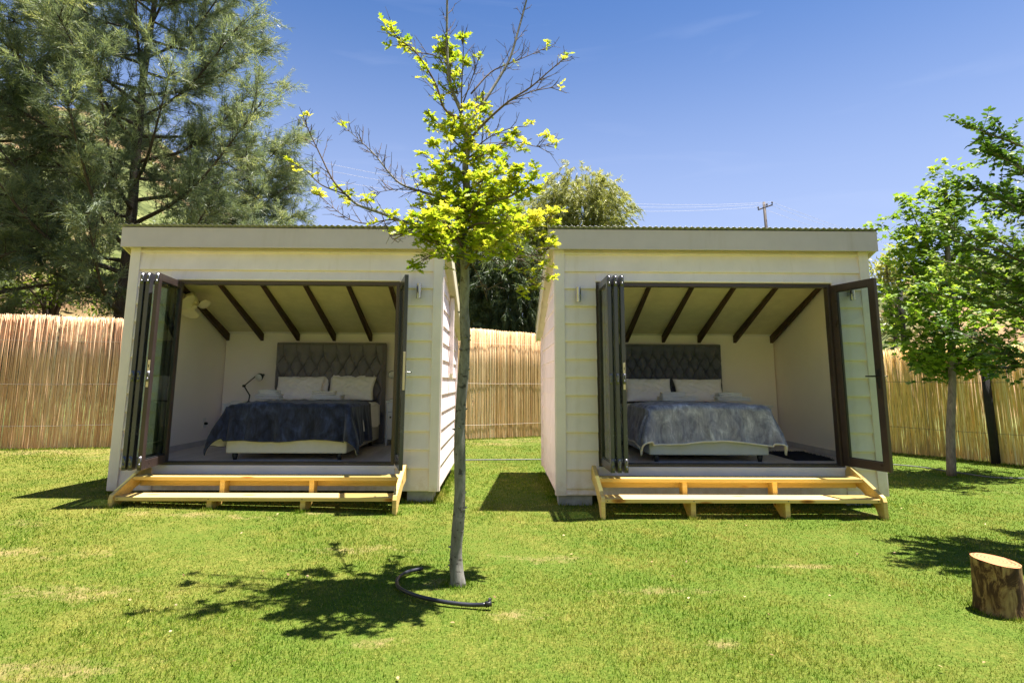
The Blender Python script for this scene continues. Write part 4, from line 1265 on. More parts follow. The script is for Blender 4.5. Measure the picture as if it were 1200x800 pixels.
# ------------------------------------------------------------------ garden things
m = MB()
hp = [(-.60, -2.66), (-.70, -2.76), (-.745, -2.92), (-.72, -3.08), (-.64, -3.22), (-.50, -3.34), (-.34, -3.41), (-.2, -3.44), (-.09, -3.462)]
def catmull(pts, n=6):
    out = []
    P = [np.array(p, float) for p in pts]; P = [2 * P[0] - P[1]] + P + [2 * P[-1] - P[-2]]
    for i in range(1, len(P) - 2):
        for k in range(n):
            t = k / n
            out.append(.5 * ((2 * P[i]) + (-P[i - 1] + P[i + 1]) * t + (2 * P[i - 1] - 5 * P[i] + 4 * P[i + 1] - P[i + 2]) * t * t + (-P[i - 1] + 3 * P[i] - 3 * P[i + 1] + P[i + 2]) * t ** 3))
    out.append(P[-2]); return out
hz = [.016, .02, .024, .022, .028, .030, .026, .022, .03]
pts = catmull([(x, y, z + .006) for (x, y), z in zip(hp, hz)])
m.tube([tuple(p) for p in pts], .013, 12)
hose = thing('garden_hose', 'black hose piece curling round the foot of the sapling', 'hose')
m.build('hose_pipe', MT['rubber'], hose, True)
m = MB(); m.tube([(-.094, -3.461, .036), (-.055, -3.464, .045)], [.019, .017], 12); m.tube([(-.072, -3.463, .03), (-.066, -3.463, .075)], .010, 10); m.build('hose_fitting', MT['black'], hose, True)
m = MB()
pp = catmull([(-1.6, 3.55, .03), (-.578, 3.75, .035), (.3, 3.86, .03), (.85, 3.9, .03), (3, 4.0, .02), (5.2, 4.1, .02), (7.04, 3.38, .02), (7.45, 2.5, .02), (7.62, 2.0, .02), (8.1, 1.9, .02), (9.5, 2.2, .01)])
m.tube([tuple(p) for p in pp], .010, 8)
tag(m.build('irrigation_pipe', MT['pipe'], None, True), 'thin grey pipe lying on the lawn behind the cabins', 'pipe')

def stump():
    t = thing('tree_stump', 'sawn log standing on end with reddish sloping top', 'stump', (3.225, -3.49, -.02))
    n = 48; V = []; F = []
    rings = [(-.03, 1.08), (.03, 1.05), (.09, 1.0), (.16, .985), (.23, .96), (.29, .95), (.335, .955)]
    rs = random.Random(4)
    ph = [rs.uniform(0, 6) for _ in range(6)]
    def rad(a, z): return .137 * (1 + .035 * math.sin(2 * a + ph[0]) + .025 * math.sin(3 * a + ph[1]) + .012 * math.sin(7 * a + ph[2] + z * 4) + .008 * math.sin(13 * a + ph[3]))
    for z, s in rings:
        for k in range(n):
            a = 2 * math.pi * k / n; r = rad(a, z) * s
            zz = z + (z / .335) * (.014 * (-math.cos(a)) + .010 * math.sin(a)) 
            V.append((r * math.cos(a), r * math.sin(a), zz))
    for i in range(len(rings) - 1):
        for k in range(n): F.append((i * n + k, i * n + (k + 1) % n, (i + 1) * n + (k + 1) % n, (i + 1) * n + k))
    m = MB(); m.add(V, F); m.build('bark', MT['stumpbark'], t, True)
    top = []; V2 = []; F2 = []
    for q, fr in enumerate((1.0, .93, .6, .3)):
        for k in range(n):
            a = 2 * math.pi * k / n; r = rad(a, .335) * .955 * fr
            zz = .335 + (.014 * (-math.cos(a)) + .010 * math.sin(a)) * fr + (.004 if q else 0)
            V2.append((r * math.cos(a), r * math.sin(a), zz))
    for i in range(3):
        for k in range(n): F2.append((i * n + k, i * n + (k + 1) % n, (i + 1) * n + (k + 1) % n, (i + 1) * n + k))
    F2.append(tuple(range(3 * n, 4 * n)))
    m = MB(); m.add(V2, F2); m.build('cut_face', MT['stumptop'], t, False)
stump()

def fallen():
    rs = np.random.default_rng(15); n = 70
    y = rs.uniform(-4.6, 0.5, n); x = rs.uniform(-1, 1, n) * (y + 7.6) * .85
    P = np.stack([x, y, gh(x, y) + rs.uniform(.018, .032, n)], 1); a = rs.uniform(0, 6.28, n)
    D = np.stack([np.cos(a), np.sin(a), rs.normal(0, .25, n)], 1)
    L = rs.uniform(.018, .038, n)
    tag(link('fallen_leaves', leaf_mesh('fallen_leaves', P, D, nrm(rdir(n) * .5 + np.array([0, 0, 1.0])), L, L * .6, OVAL, MT['dryleaf'], rs.random(n))), kind='stuff')
MT['dryleaf'] = mat_leaf('dry_fallen_leaf', (0.12, 0.06, 0.03), (0.38, 0.24, 0.11), (0.62, 0.50, 0.28), 0.2)
fallen()

# ------------------------------------------------------------------ trees
def wobble(pts, amp, n=5, seed=0):
    out = catmull(pts, n); rs = np.random.default_rng(seed)
    for i in range(1, len(out) - 1): out[i] = out[i] + rs.normal(0, amp, 3)
    return out
def polyline_at(pts, t):
    k = t * (len(pts) - 1); i = min(int(k), len(pts) - 2); f = k - i
    return pts[i] * (1 - f) + pts[i + 1] * f, pts[i + 1] - pts[i]

# --- the sapling in front (local metres: x right, y depth, z up, from its foot)
def sapling():
    t = thing('oak_sapling', 'slender young oak with lime leaves and bare upper branches between the cabins', 'tree', (-.325, -2.972, 0))
    def line(pp):
        return [np.array(q, float) for q in pp]
    trunk = [np.array([.015, 0, -.05]), np.array([.01, 0, .12])] + line([(0.014, 0.000, 0.500), (0.023, 0.000, 1.112), (0.038, 0.000, 1.751), (0.039, 0.000, 2.081), (0.019, 0.000, 2.486), (0.027, 0.000, 2.833), (0.030, 0.000, 3.116), (0.034, 0.000, 3.295), (-0.013, 0.000, 3.616)])
    tp = catmull(trunk, 4); n = len(tp)
    rad = np.interp(np.linspace(0, 1, n), [0, .06, .12, .4, .6, .8, 1], [.070, .055, .045, .039, .035, .027, .014]) * (1 + .05 * np.sin(np.arange(n) * 1.9))
    tp = [p + np.array([.008 * math.sin(i * .9), .006 * math.cos(i * 1.3), 0]) for i, p in enumerate(tp)]
    m = MB(); m.tube([tuple(p) for p in tp], list(rad), 14)
    # buds and knots on the trunk
    rs = random.Random(9)
    for k in range(26):
        f = rs.uniform(.1, .62); p, d = polyline_at(tp, f); a = rs.uniform(0, 6.28); r = np.interp(f, [0, .6], [.05, .04])
        q = p + np.array([math.cos(a), math.sin(a), 0]) * r
        m.tube([tuple(q - np.array([math.cos(a), math.sin(a), 0]) * .012), tuple(q + np.array([math.cos(a) * .012, math.sin(a) * .012, .006]))], [.010, .004], 6)
    m.build('trunk', MT['oakbark'], t, True)
    B = []   # (points, r0, r1, leaf density, twig density, leaf kind)
    def br(pp, r0, r1, leaf, twig, tint=.5, seg=None): B.append((catmull(line(pp), 4), r0, r1, leaf, twig, tint, seg))
    br([(-0.013, 0.000, 3.616), (-0.100, 0.000, 3.823), (-0.141, 0.000, 4.131), (-0.151, 0.000, 4.610), (-0.163, 0.000, 4.846)], .017, .006, .12, 9, .55)
    br([(0.017, 0.000, 3.477), (0.110, 0.050, 3.648), (0.212, 0.120, 3.842), (0.369, 0.200, 4.175), (0.443, 0.250, 4.454), (0.528, 0.300, 4.825), (0.567, 0.320, 5.051)], .016, .006, .12, 7, .5)
    br([(0.046, 0.000, 3.368), (0.179, -0.100, 3.477), (0.367, -0.200, 3.610), (0.531, -0.250, 3.700), (0.674, -0.300, 3.809), (0.802, -0.340, 3.908)], .012, .003, .10, 7, .8)
    br([(0.367, -0.200, 3.610), (0.534, -0.200, 3.690), (0.663, -0.180, 3.731), (0.794, -0.150, 3.769)], .006, .002, .06, 6, .95)
    br([(0.056, 0.100, 3.823), (0.215, 0.200, 4.070), (0.370, 0.250, 4.179), (0.550, 0.300, 4.290), (0.704, 0.330, 4.383)], .008, .002, .05, 7, .8)
    br([(-0.012, 0.000, 3.550), (-0.144, -0.080, 3.598), (-0.216, -0.150, 3.787), (-0.367, -0.220, 4.007), (-0.479, -0.250, 4.082), (-0.570, -0.280, 4.171)], .011, .002, .75, 9, .6)
    br([(-0.012, 0.000, 3.586), (-0.101, 0.100, 3.829), (-0.226, 0.200, 4.191), (-0.442, 0.250, 4.281), (-0.530, 0.280, 4.346)], .010, .002, .35, 8, .6)
    br([(-0.013, 0.000, 3.616), (-0.009, -0.100, 3.757), (0.003, -0.150, 4.060), (-0.011, -0.160, 4.142)], .007, .002, .25, 8, .4)
    br([(-0.004, 0.050, 3.722), (0.054, 0.100, 3.937), (0.094, 0.120, 4.079), (0.121, 0.130, 4.187)], .006, .002, .05, 8, .4)
    br([(-0.050, 0.000, 3.771), (-0.100, 0.050, 3.947), (-0.157, 0.100, 4.089), (-0.166, 0.100, 4.205)], .008, .003, 2.4, 6, .45)
    br([(0.049, 0.000, 3.223), (0.156, 0.050, 3.317), (0.329, 0.100, 3.390), (0.464, 0.120, 3.407), (0.614, 0.150, 3.384), (0.765, 0.160, 3.412)], .008, .002, .35, 7, .97)
    br([(0.062, 0.000, 3.274), (0.227, -0.100, 3.363), (0.394, -0.200, 3.392), (0.526, -0.220, 3.399)], .006, .002, .15, 6, .9)
    # long low branches reaching left
    br([(0.018, 0.000, 2.569), (-0.193, -0.050, 2.637), (-0.395, -0.120, 2.644), (-0.591, -0.180, 2.706), (-0.762, -0.220, 2.757), (-0.854, -0.250, 2.830)], .018, .008, .55, 7, .75)
    br([(-0.854, -0.250, 2.830), (-0.947, -0.280, 2.932), (-1.046, -0.300, 3.124), (-1.144, -0.330, 3.326), (-1.157, -0.340, 3.396)], .008, .002, .14, 8, .8)
    br([(-0.854, -0.250, 2.830), (-1.021, -0.300, 2.885), (-1.140, -0.320, 2.989), (-1.218, -0.340, 3.021)], .006, .002, .35, 5, .9)
    br([(0.027, 0.000, 2.833), (-0.153, 0.100, 2.919), (-0.377, 0.200, 3.011), (-0.542, 0.280, 3.099), (-0.662, 0.320, 3.226), (-0.786, 0.360, 3.386), (-0.926, 0.400, 3.525), (-1.104, 0.450, 3.696)], .014, .002, .05, 12, .7)
    br([(-0.395, -0.120, 2.644), (-0.556, 0.000, 2.706), (-0.755, 0.050, 2.687), (-0.898, 0.100, 2.731), (-1.038, 0.120, 2.824), (-1.186, 0.150, 2.962)], .007, .002, .22, 9, .85)
    br([(-0.377, 0.200, 3.014), (-0.536, 0.100, 2.988), (-0.673, 0.100, 2.965), (-0.776, 0.100, 2.942)], .004, .0015, .0, 9, .8)
    br([(-0.595, -0.180, 2.706), (-0.491, -0.250, 2.491), (-0.398, -0.250, 2.557), (-0.438, -0.200, 2.556)], .004, .0015, .2, 7, .8)
    # right hand foliage branches
    br([(0.029, 0.000, 2.749), (0.239, -0.100, 2.825), (0.397, -0.180, 2.856), (0.511, -0.250, 2.928), (0.575, -0.280, 3.019)], .014, .003, 1.7, 5, .5)
    br([(0.026, 0.000, 2.521), (0.142, 0.100, 2.545), (0.264, 0.200, 2.591), (0.478, 0.320, 2.724), (0.663, 0.380, 2.786), (0.776, 0.420, 2.828)], .012, .003, 1.9, 5, .85)
    br([(0.264, 0.200, 2.591), (0.441, 0.280, 2.538), (0.622, 0.330, 2.492), (0.733, 0.360, 2.588)], .006, .002, 1.0, 7, .85)
    br([(0.406, 0.280, 2.538), (0.513, 0.300, 2.398), (0.607, 0.320, 2.330), (0.665, 0.330, 2.405)], .005, .002, .9, 7, .85)
    br([(0.442, 0.280, 2.480), (0.535, 0.300, 2.283), (0.634, 0.300, 2.212), (0.492, 0.280, 2.165)], .004, .002, .8, 5, .85)
    br([(0.034, 0.000, 2.418), (0.237, -0.100, 2.365), (0.399, -0.150, 2.389), (0.629, -0.200, 2.380)], .006, .0015, .0, 8, .8)
    br([(0.047, 0.000, 2.404), (0.127, -0.100, 2.278), (0.182, -0.150, 2.158), (0.240, -0.180, 2.121)], .005, .0015, .0, 7, .8)
    br([(0.000, 0.000, 2.418), (-0.121, -0.120, 2.378), (-0.209, -0.200, 2.374), (-0.300, -0.220, 2.317)], .007, .002, .9, 6, .3)
    br([(0.030, 0.000, 2.679), (-0.120, -0.200, 2.704), (-0.230, -0.350, 2.693), (-0.295, -0.400, 2.570)], .012, .003, 1.3, 5, .6)
    br([(0.030, 0.000, 2.679), (0.117, 0.300, 2.887), (0.258, 0.500, 2.986), (0.410, 0.600, 2.938)], .012, .003, 1.6, 4, .3)
    br([(0.026, 0.000, 2.889), (-0.134, 0.250, 3.040), (-0.276, 0.400, 3.166), (-0.362, 0.500, 3.168)], .010, .003, 1.7, 4, .55)
    br([(0.032, 0.000, 2.938), (0.135, -0.200, 2.942), (0.267, -0.350, 2.958), (0.330, -0.400, 2.999)], .010, .003, 1.4, 4, .6)
    br([(0.030, 0.000, 3.080), (-0.067, -0.150, 3.095), (-0.137, -0.250, 3.105), (-0.194, -0.300, 3.038)], .009, .003, 1.6, 4, .6)
    br([(0.035, 0.000, 3.187), (0.163, -0.150, 3.187), (0.296, -0.250, 3.218), (0.380, -0.300, 3.212)], .009, .003, 1.5, 4, .6)
    br([(0.034, 0.000, 3.259), (-0.084, 0.150, 3.429), (-0.179, 0.220, 3.572), (-0.271, 0.250, 3.661)], .008, .003, 1.3, 5, .5)
    br([(0.019, 0.000, 3.368), (0.078, 0.150, 3.544), (0.123, 0.250, 3.665), (0.179, 0.300, 3.783)], .008, .003, 1.2, 5, .6)
    br([(0.031, 0.000, 2.589), (-0.047, -0.250, 2.481), (-0.131, -0.350, 2.419), (-0.170, -0.400, 2.470)], .009, .002, 1.5, 4, .4)
    br([(0.037, 0.000, 2.624), (0.143, -0.300, 2.600), (0.271, -0.450, 2.561), (0.380, -0.500, 2.573)], .010, .002, 1.6, 4, .5)
    br([(0.033, 0.000, 2.486), (0.142, -0.200, 2.429), (0.240, -0.300, 2.369), (0.334, -0.350, 2.371)], .008, .002, 1.2, 4, .55)
    for pp_, lf in (([(.04, 0, 2.45), (-.08, -.42, 2.56), (-.14, -.72, 2.52)], 1.5), ([(.03, 0, 2.62), (.14, -.40, 2.78), (.20, -.66, 2.84)], 1.3), ([(.03, 0, 2.3), (.16, -.35, 2.40), (.28, -.60, 2.42)], 1.3),
                    ([(.03, 0, 2.3), (-.20, .45, 2.60), (-.34, .95, 2.86), (-.42, 1.25, 3.05)], .35), ([(.03, 0, 2.5), (.15, .45, 2.75), (.20, .85, 2.95)], .8), ([(.03, 0, 2.4), (-.22, -.30, 2.48), (-.40, -.46, 2.50)], 1.2)):
        B.append((catmull([np.array(q, float) for q in pp_], 4), .010, .003, lf, 5, .55, None))
    tw_m = MB(); LP = []; LD = []; LT = []; LL = []
    rs = np.random.default_rng(21)
    for (pts, r0, r1, leaf, twig, tint, seg) in B:
        n = len(pts); rad = np.linspace(r0, r1, n)
        m = MB(); m.tube([tuple(p) for p in pts], list(rad), 7); m.build('branch', MT['oakbark'] if r0 > .013 else MT['twig'], t, True)
        L = sum(np.linalg.norm(pts[i + 1] - pts[i]) for i in range(n - 1))
        nt = max(1, int(L * twig * 2.6))
        ends = []
        for k in range(nt):
            f = rs.uniform(.12, 1); p, d = polyline_at(pts, f); d = d / np.linalg.norm(d)
            e = rs.normal(0, 1, 3); e = e - d * e.dot(d); e /= np.linalg.norm(e)
            dirv = d * .75 + e * .75 + np.array([0, 0, .25]); dirv /= np.linalg.norm(dirv)
            ln = rs.uniform(.06, .22) * (1.15 - .5 * f)
            q = p + dirv * ln * .55 + rs.normal(0, .006, 3); e2 = p + dirv * ln + np.array([0, 0, .02]) + rs.normal(0, .01, 3)
            tw_m.tube([tuple(p), tuple(q), tuple(e2)], [.0036, .0028, .0016], 4, False)
            ends.append(e2)
            for s2 in range(rs.integers(1, 4)):
                f2 = rs.uniform(.3, .9); b0 = p + (e2 - p) * f2; e3 = b0 + (dirv + rs.normal(0, .8, 3)) * rs.uniform(.02, .05)
                tw_m.tube([tuple(b0), tuple(e3)], [.0022, .0012], 3, False)
        nc = int(L * leaf * (36 if leaf > .8 else 22) + .5)
        if leaf > 0: nc = max(nc, 2)
        for k in range(nc):
            if k < 2: c = pts[-1] + rs.normal(0, .02, 3)
            elif ends and rs.random() < .5: c = ends[rs.integers(len(ends))]
            else:
                p, d = polyline_at(pts, rs.uniform(.15, 1)); c = p + rs.normal(0, .05 if leaf > .8 else .02, 3)
            nl = rs.integers(5, 10)
            up = np.array([0, 0, 1.0])
            for j in range(nl):
                a = rs.uniform(0, 6.28); dd = np.array([math.cos(a), math.sin(a), rs.uniform(-.5, .8)])
                LP.append(c); LD.append(dd); LT.append(np.clip(tint * .7 + rs.normal(.1, .24), 0, 1)); LL.append(rs.uniform(.045, .085) * (1 if leaf > .2 else .7))
    # dense heart of the crown
    hearts = [(0.047, 0.000, 2.868, 0.24, 1.25, 0.42), (0.016, 0.000, 2.679, 0.25, 1.1, 0.36), (0.071, 0.000, 3.116, 0.19, 1, 0.5), (-0.051, 0.000, 3.403, 0.13, 1, 0.55), (-0.116, 0.000, 2.888, 0.18, 1, 0.55), (0.250, 0.000, 2.919, 0.18, 1, 0.6), (0.198, 0.000, 2.729, 0.2, 1, 0.5),
              (0.383, 0.200, 2.620, 0.15, 1, 0.85), (0.607, 0.300, 2.765, 0.12, 1, 0.9), (-0.080, 0.000, 3.845, 0.055, 1.4, 0.45), (0.038, 0.000, 3.477, 0.15, 1, 0.6), (0.158, 0.000, 3.260, 0.12, 1, 0.6), (-0.203, 0.000, 2.831, 0.13, 1, 0.6), (-0.027, -0.100, 2.497, 0.1, 1, 0.4), (0.461, -0.200, 2.945, 0.1, 1, 0.55)]
    for (hx, hy, hz, r, sz, tint) in hearts:
        c = np.array([hx, hy, hz])
        for k in range(int(470 * (r / .24) ** 2.0 / 6.5)):
            v = rs.normal(0, 1, 3); v /= np.linalg.norm(v); v *= rs.uniform(.15, 1.35) ** .6
            cc = c + v * r * np.array([1, 1, sz])
            for j in range(rs.integers(5, 9)):
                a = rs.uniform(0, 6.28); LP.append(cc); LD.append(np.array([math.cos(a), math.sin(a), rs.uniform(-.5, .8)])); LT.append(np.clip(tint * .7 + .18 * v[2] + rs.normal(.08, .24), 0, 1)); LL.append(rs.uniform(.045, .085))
    tw = tw_m.build('twigs', MT['twig'], t); tw['kind'] = 'stuff'
    n = len(LP); N = nrm(rdir(n) * .6 + np.array([0, 0, 1.0])); LL = np.array(LL)
    cr = link('crown', leaf_mesh('crown', np.array(LP), np.array(LD), N, LL, LL * .55, LOBED, MT['oakleaf'], np.array(LT)), t); cr['kind'] = 'stuff'
    print('oak leaves', n)
sapling()

def limb_tree(t, trunk_pts, r0, limbs, bark):
    tp = catmull(trunk_pts, 5); m = MB(); m.tube([tuple(p) for p in tp], list(np.linspace(r0, r0 * .45, len(tp))), 12); m.build('trunk', MT[bark], t, True)
    out = []
    for (pts, ra) in limbs:
        pp = catmull(pts, 4); m = MB(); m.tube([tuple(p) for p in pp], list(np.linspace(ra, ra * .22, len(pp))), 8); m.build('limb', MT[bark], t, True)
        out.append(pp)
    return out

# --- right tree (maple-like)
def right_tree():
    t = thing('garden_tree', 'young broadleaf tree with bright green crown before the mustard reed fence', 'tree', (7.24, 2.31, -.02))
    rs = np.random.default_rng(33)
    tp = [np.array(q, float) for q in [(-0.003, 0.000, 0.000), (0.068, 0.000, 0.777), (0.172, 0.000, 1.463), (0.221, 0.000, 2.163), (0.287, 0.000, 3.024), (0.354, 0.000, 3.909), (0.415, 0.000, 4.742)]]
    ends = [(0.449, 0.000, 5.050), (-0.460, -0.300, 4.415), (-0.527, 0.200, 4.103), (-0.823, 0.000, 3.090), (-1.095, -0.600, 2.788), (-0.489, 0.300, 2.252), (-0.700, -0.500, 1.991), (1.228, 0.300, 4.298), (0.959, -0.200, 3.574), (1.515, 0.300, 2.928), (1.085, -0.200, 2.294), (1.027, 0.200, 2.036), (1.171, 0.700, 3.766), (-0.468, -0.800, 3.031), (-0.191, -0.900, 2.621), (0.315, 0.600, 3.738), (0.136, 0.300, 1.892), (0.654, 0.200, 1.963), (0.033, 0.000, 4.358), (0.731, 0.100, 4.622), (1.924, 0.800, 3.473), (-0.617, -0.300, 3.541)]
    limbs = []
    for e in ends:
        e = np.array(e, float); st = np.array([.12, 0, max(1.75, e[2] - .9)])
        mid = (e + st) / 2 + np.array([0, 0, -.08]); limbs.append(([st, mid, e], .02))
    out = limb_tree(t, tp, .07, limbs, 'bark2')
    P = []; D = []; T = []
    for i, pp in enumerate(out):
        e = pp[-1]
        for k2 in range(50):
            f = rs.uniform(.3, 1.12); f = min(f, 1); p, d = polyline_at(pp, f)
            c = p + rs.normal(0, .17, 3) * np.array([1, 1.1, .8])
            for j in range(rs.integers(5, 10)):
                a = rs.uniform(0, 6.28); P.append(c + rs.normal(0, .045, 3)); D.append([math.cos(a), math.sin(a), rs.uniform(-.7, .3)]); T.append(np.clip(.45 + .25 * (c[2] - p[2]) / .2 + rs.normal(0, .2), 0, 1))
    n = len(P); L = rs.uniform(.07, .125, n)
    cr = link('crown', leaf_mesh('crown', np.array(P), np.array(D), nrm(rdir(n) * .7 + np.array([0, 0, 1.0])), L, L * .85, MAPLE, MT['maple'], np.array(T)), t); cr['kind'] = 'stuff'
right_tree()

# --- near tree at the right edge, trunk outside the frame, dark glossy leaves
def edge_tree():
    t = thing('carob_tree', 'dark glossy-leaved tree reaching in from the right edge', 'tree', (5.75, -2.1, -.02))
    rs = np.random.default_rng(5)
    def W(x, y, z): return np.array([x - 5.75, y + 2.1, z + .02])
    tp = [W(5.75, -2.1, -.05), W(5.72, -2.1, .8), W(5.78, -2.08, 1.7), W(5.7, -2.1, 2.6), W(5.6, -2.1, 3.5), W(5.5, -2.1, 4.2)]
    ends = [(4.52, -2.2, 3.86), (4.70, -2.25, 3.55), (4.50, -2.1, 3.30), (4.62, -2.3, 3.12), (4.80, -2.0, 3.75), (4.10, -2.3, 2.86), (4.30, -2.5, 2.72), (4.20, -2.0, 2.62), (4.42, -1.9, 2.45), (4.7, -2.4, 2.62), (4.75, -2.2, 2.3), (4.5, -2.2, 2.15), (4.42, -2.25, 1.60), (4.6, -2.1, 1.72), (4.85, -2.5, 2.9), (4.55, -1.7, 2.9), (4.35, -1.6, 2.35), (4.6, -1.5, 2.0), (4.9, -1.8, 3.3), (5.0, -2.2, 3.1),
            (5.2, -2.6, 3.6), (5.3, -1.6, 3.4), (5.9, -2.9, 3.0), (6.3, -1.6, 3.2), (6.6, -2.3, 2.8), (5.8, -1.2, 2.8), (6.1, -2.6, 3.8), (5.5, -2.0, 4.4), (5.4, -2.8, 2.4), (5.1, -1.5, 2.5)]
    limbs = []
    for (x, y, z) in ends:
        e = W(x, y, z); st = W(5.72, -2.1, max(1.3, min(z - .7, 3.4))); mid = (e + st) / 2 + np.array([0, 0, .10]) + rs.normal(0, .05, 3)
        limbs.append(([st, mid, e], .022))
    out = limb_tree(t, tp, .10, limbs, 'bark2')
    P = []; D = []; T = []; N = []; tw = MB()
    for i, pp in enumerate(out):
        pale = 5 <= i <= 11
        for k2 in range(26 if i < 17 else 24):
            f = 1 - .62 * rs.random() ** 1.3; p, d = polyline_at(pp, f); d = d / np.linalg.norm(d)
            dv = d * .9 + rs.normal(0, .55, 3); dv /= np.linalg.norm(dv); ln = rs.uniform(.12, .26)
            if k2 == 0: p = pp[-1]; dv = d
            tw.tube([tuple(p), tuple(p + dv * ln)], [.0035, .0015], 4, False)
            sd = np.cross(dv, [0, 0, 1.0]); sd /= max(.1, np.linalg.norm(sd))
            nl = 6
            for j in range(nl):
                for sgn in (-1, 1):
                    q = p + dv * ln * (j + .7) / nl
                    P.append(q); D.append(dv * .55 + sd * sgn * .8 + rs.normal(0, .2, 3)); N.append(np.array([0, 0, 1.0]) + rs.normal(0, .45, 3))
                    T.append(np.clip((.62 if pale else .36) + rs.normal(0, .2), 0, 1))
            P.append(p + dv * ln); D.append(dv); N.append([0, 0, 1.0]); T.append(.6)
    n = len(P); L = rs.uniform(.04, .065, n)
    tw.build('twigs', MT['bark2'], t)['kind'] = 'stuff'
    cr = link('crown', leaf_mesh('crown', np.array(P), np.array(D), np.array(N), L, L * .62, OVAL, MT['carob'], np.array(T)), t); cr['kind'] = 'stuff'
edge_tree()

# --- shrub poking in from the left edge
def edge_shrub():
    t = thing('oleander_shrub', 'leafy oleander tip poking in at the left edge before the tan fence', 'shrub', (-8.55, 1.6, .1))
    rs = np.random.default_rng(8); P = []; D = []; T = []; m = MB()
    for k in range(40):
        a = rs.uniform(0, 6.28); r = rs.uniform(.1, .62); top = np.array([r * math.cos(a), r * math.sin(a), rs.uniform(1.5, 2.45)])
        if k < 5: top = np.array([.52 - .06 * k, -.1 + .05 * k, 2.02 + .07 * k])
        pp = catmull([np.array([0.1 * math.cos(a), .1 * math.sin(a), 0]), top * [.5, .5, .6], top], 4)
        m.tube([tuple(p) for p in pp], list(np.linspace(.012, .004, len(pp))), 5)
        for j in range(46):
            f = rs.uniform(.55, 1); p, d = polyline_at(pp, f); a2 = rs.uniform(0, 6.28)
            P.append(p); D.append([math.cos(a2), math.sin(a2), rs.uniform(-.1, .9)]); T.append(np.clip(.35 + .4 * (f - .5) + rs.normal(0, .2), 0, 1))
    m.build('stems', MT['bark2'], t, True)
    n = len(P); L = rs.uniform(.09, .14, n)
    link('leaves', leaf_mesh('leaves', np.array(P), np.array(D, float), nrm(rdir(n) * .5 + np.array([0, 0, 1.0])), L, L * .24, OVAL, MT['oleander'], np.array(T)), t)['kind'] = 'stuff'
edge_shrub()

# --- feathery conifers
def plume_mesh(name, plumes, mat, seed, nper, nl=(.14, .30), wd=.011, spread=.42, droop=.12, coords=None):
    rs = np.random.default_rng(seed)
    P0 = np.array([p[0] for p in plumes]); D0 = nrm(np.array([p[1] for p in plumes])); LL = np.array([p[2] for p in plumes]); TT = np.array([p[3] for p in plumes])
    idx = np.repeat(np.arange(len(plumes)), nper); n = len(idx)
    f = rs.uniform(0, 1, n)
    P = P0[idx] + D0[idx] * (LL[idx] * f)[:, None]; P[:, 2] -= droop * (f ** 2) * LL[idx]
    P += rs.normal(0, .03, (n, 3))
    D = D0[idx] * .8 + rs.normal(0, spread, (n, 3)); D[:, 2] -= droop * 1.4
    L = rs.uniform(nl[0], nl[1], n) * (1.15 - .5 * f)
    tint = np.clip(TT[idx] + rs.normal(0, .12, n), 0, 1)
    return leaf_mesh(name, P, D, rdir(n), L, np.full(n, wd), NEEDLE, mat, tint)

def casuarina(x, y, h, rad, mat, label, seed, nlimb, group=None, z0=0., keep=None, dens=1.0, lean=0.0, up=.55, wd=.017):
    t = thing('conifer_tree', label, 'tree', (x, y, z0), group=group)
    rs = np.random.default_rng(seed)
    trunk = [np.array([0, 0, -.3]), np.array([.05 + lean * .2, 0, h * .25]), np.array([-.1 + lean * .5, .1, h * .55]), np.array([.1 + lean * .8, 0, h * .8]), np.array([lean, 0, h])]
    tp = catmull(trunk, 6); m = MB(); m.tube([tuple(p) for p in tp], list(np.linspace(.20, .02, len(tp))), 12); m.build('trunk', MT['darkbark'], t, True)
    plumes = []; small = MB()
    for i in range(nlimb):
        f = .08 + .90 * ((i + rs.uniform(-.3, .3)) / nlimb); f = min(max(f, .06), .97)
        p, d = polyline_at(tp, f); a = i * 2.4 + rs.uniform(-.4, .4)
        r = rad * (1 - .55 * max(0, f - .25)) * rs.uniform(.72, 1.2)
        if f < .2: r *= .85
        out = np.array([math.cos(a), math.sin(a), 0]); e = p + out * r + np.array([0, 0, up * r * rs.uniform(.6, 1.3)])
        mid = p + out * r * .5 + np.array([0, 0, r * .16])
        pp = catmull([p, mid, e], 5); m = MB(); m.tube([tuple(q) for q in pp], list(np.linspace(.075 * (1.2 - f), .015, len(pp))), 6); m.build('limb', MT['darkbark'], t, True)
        nb = int(18 * dens * (r / 2.5) + 5)
        for b in range(nb):
            g = 1 - .80 * rs.random() ** 1.1; q, dd = polyline_at(pp, g); dd = dd / np.linalg.norm(dd)
            e2 = rs.normal(0, 1, 3); e2 -= dd * e2.dot(dd); e2 /= np.linalg.norm(e2)
            bd = dd * .85 + e2 * .75 + np.array([0, 0, .12]); bd /= np.linalg.norm(bd); bl = rs.uniform(.5, 1.25) * (r / 2.8) ** .5
            if b < 2: q, bd = pp[-2], dd
            small.tube([tuple(q), tuple(q + bd * bl * .6), tuple(q + bd * bl)], [.012, .008, .003], 4, False)
            tint0 = .30 + .30 * g + .12 * rs.normal()
            plumes.append((q + bd * bl * .15, bd, bl * 1.0, tint0))
            for s in range(4):
                s0 = q + bd * bl * rs.uniform(.1, .95); sd = bd * .8 + rs.normal(0, .45, 3); sd /= np.linalg.norm(sd)
                plumes.append((s0, sd, rs.uniform(.30, .62), tint0 + .1 * rs.normal()))
    small.build('twigs', MT['darkbark'], t)['kind'] = 'stuff'
    link('crown', plume_mesh('crown', plumes, MT[mat], seed, 30, wd=wd), t)['kind'] = 'stuff'
    print(label[:20], 'needles', len(plumes) * 26)
    return t
def th(x, y): return float(terrain(np.array(float(x)), np.array(float(y))))
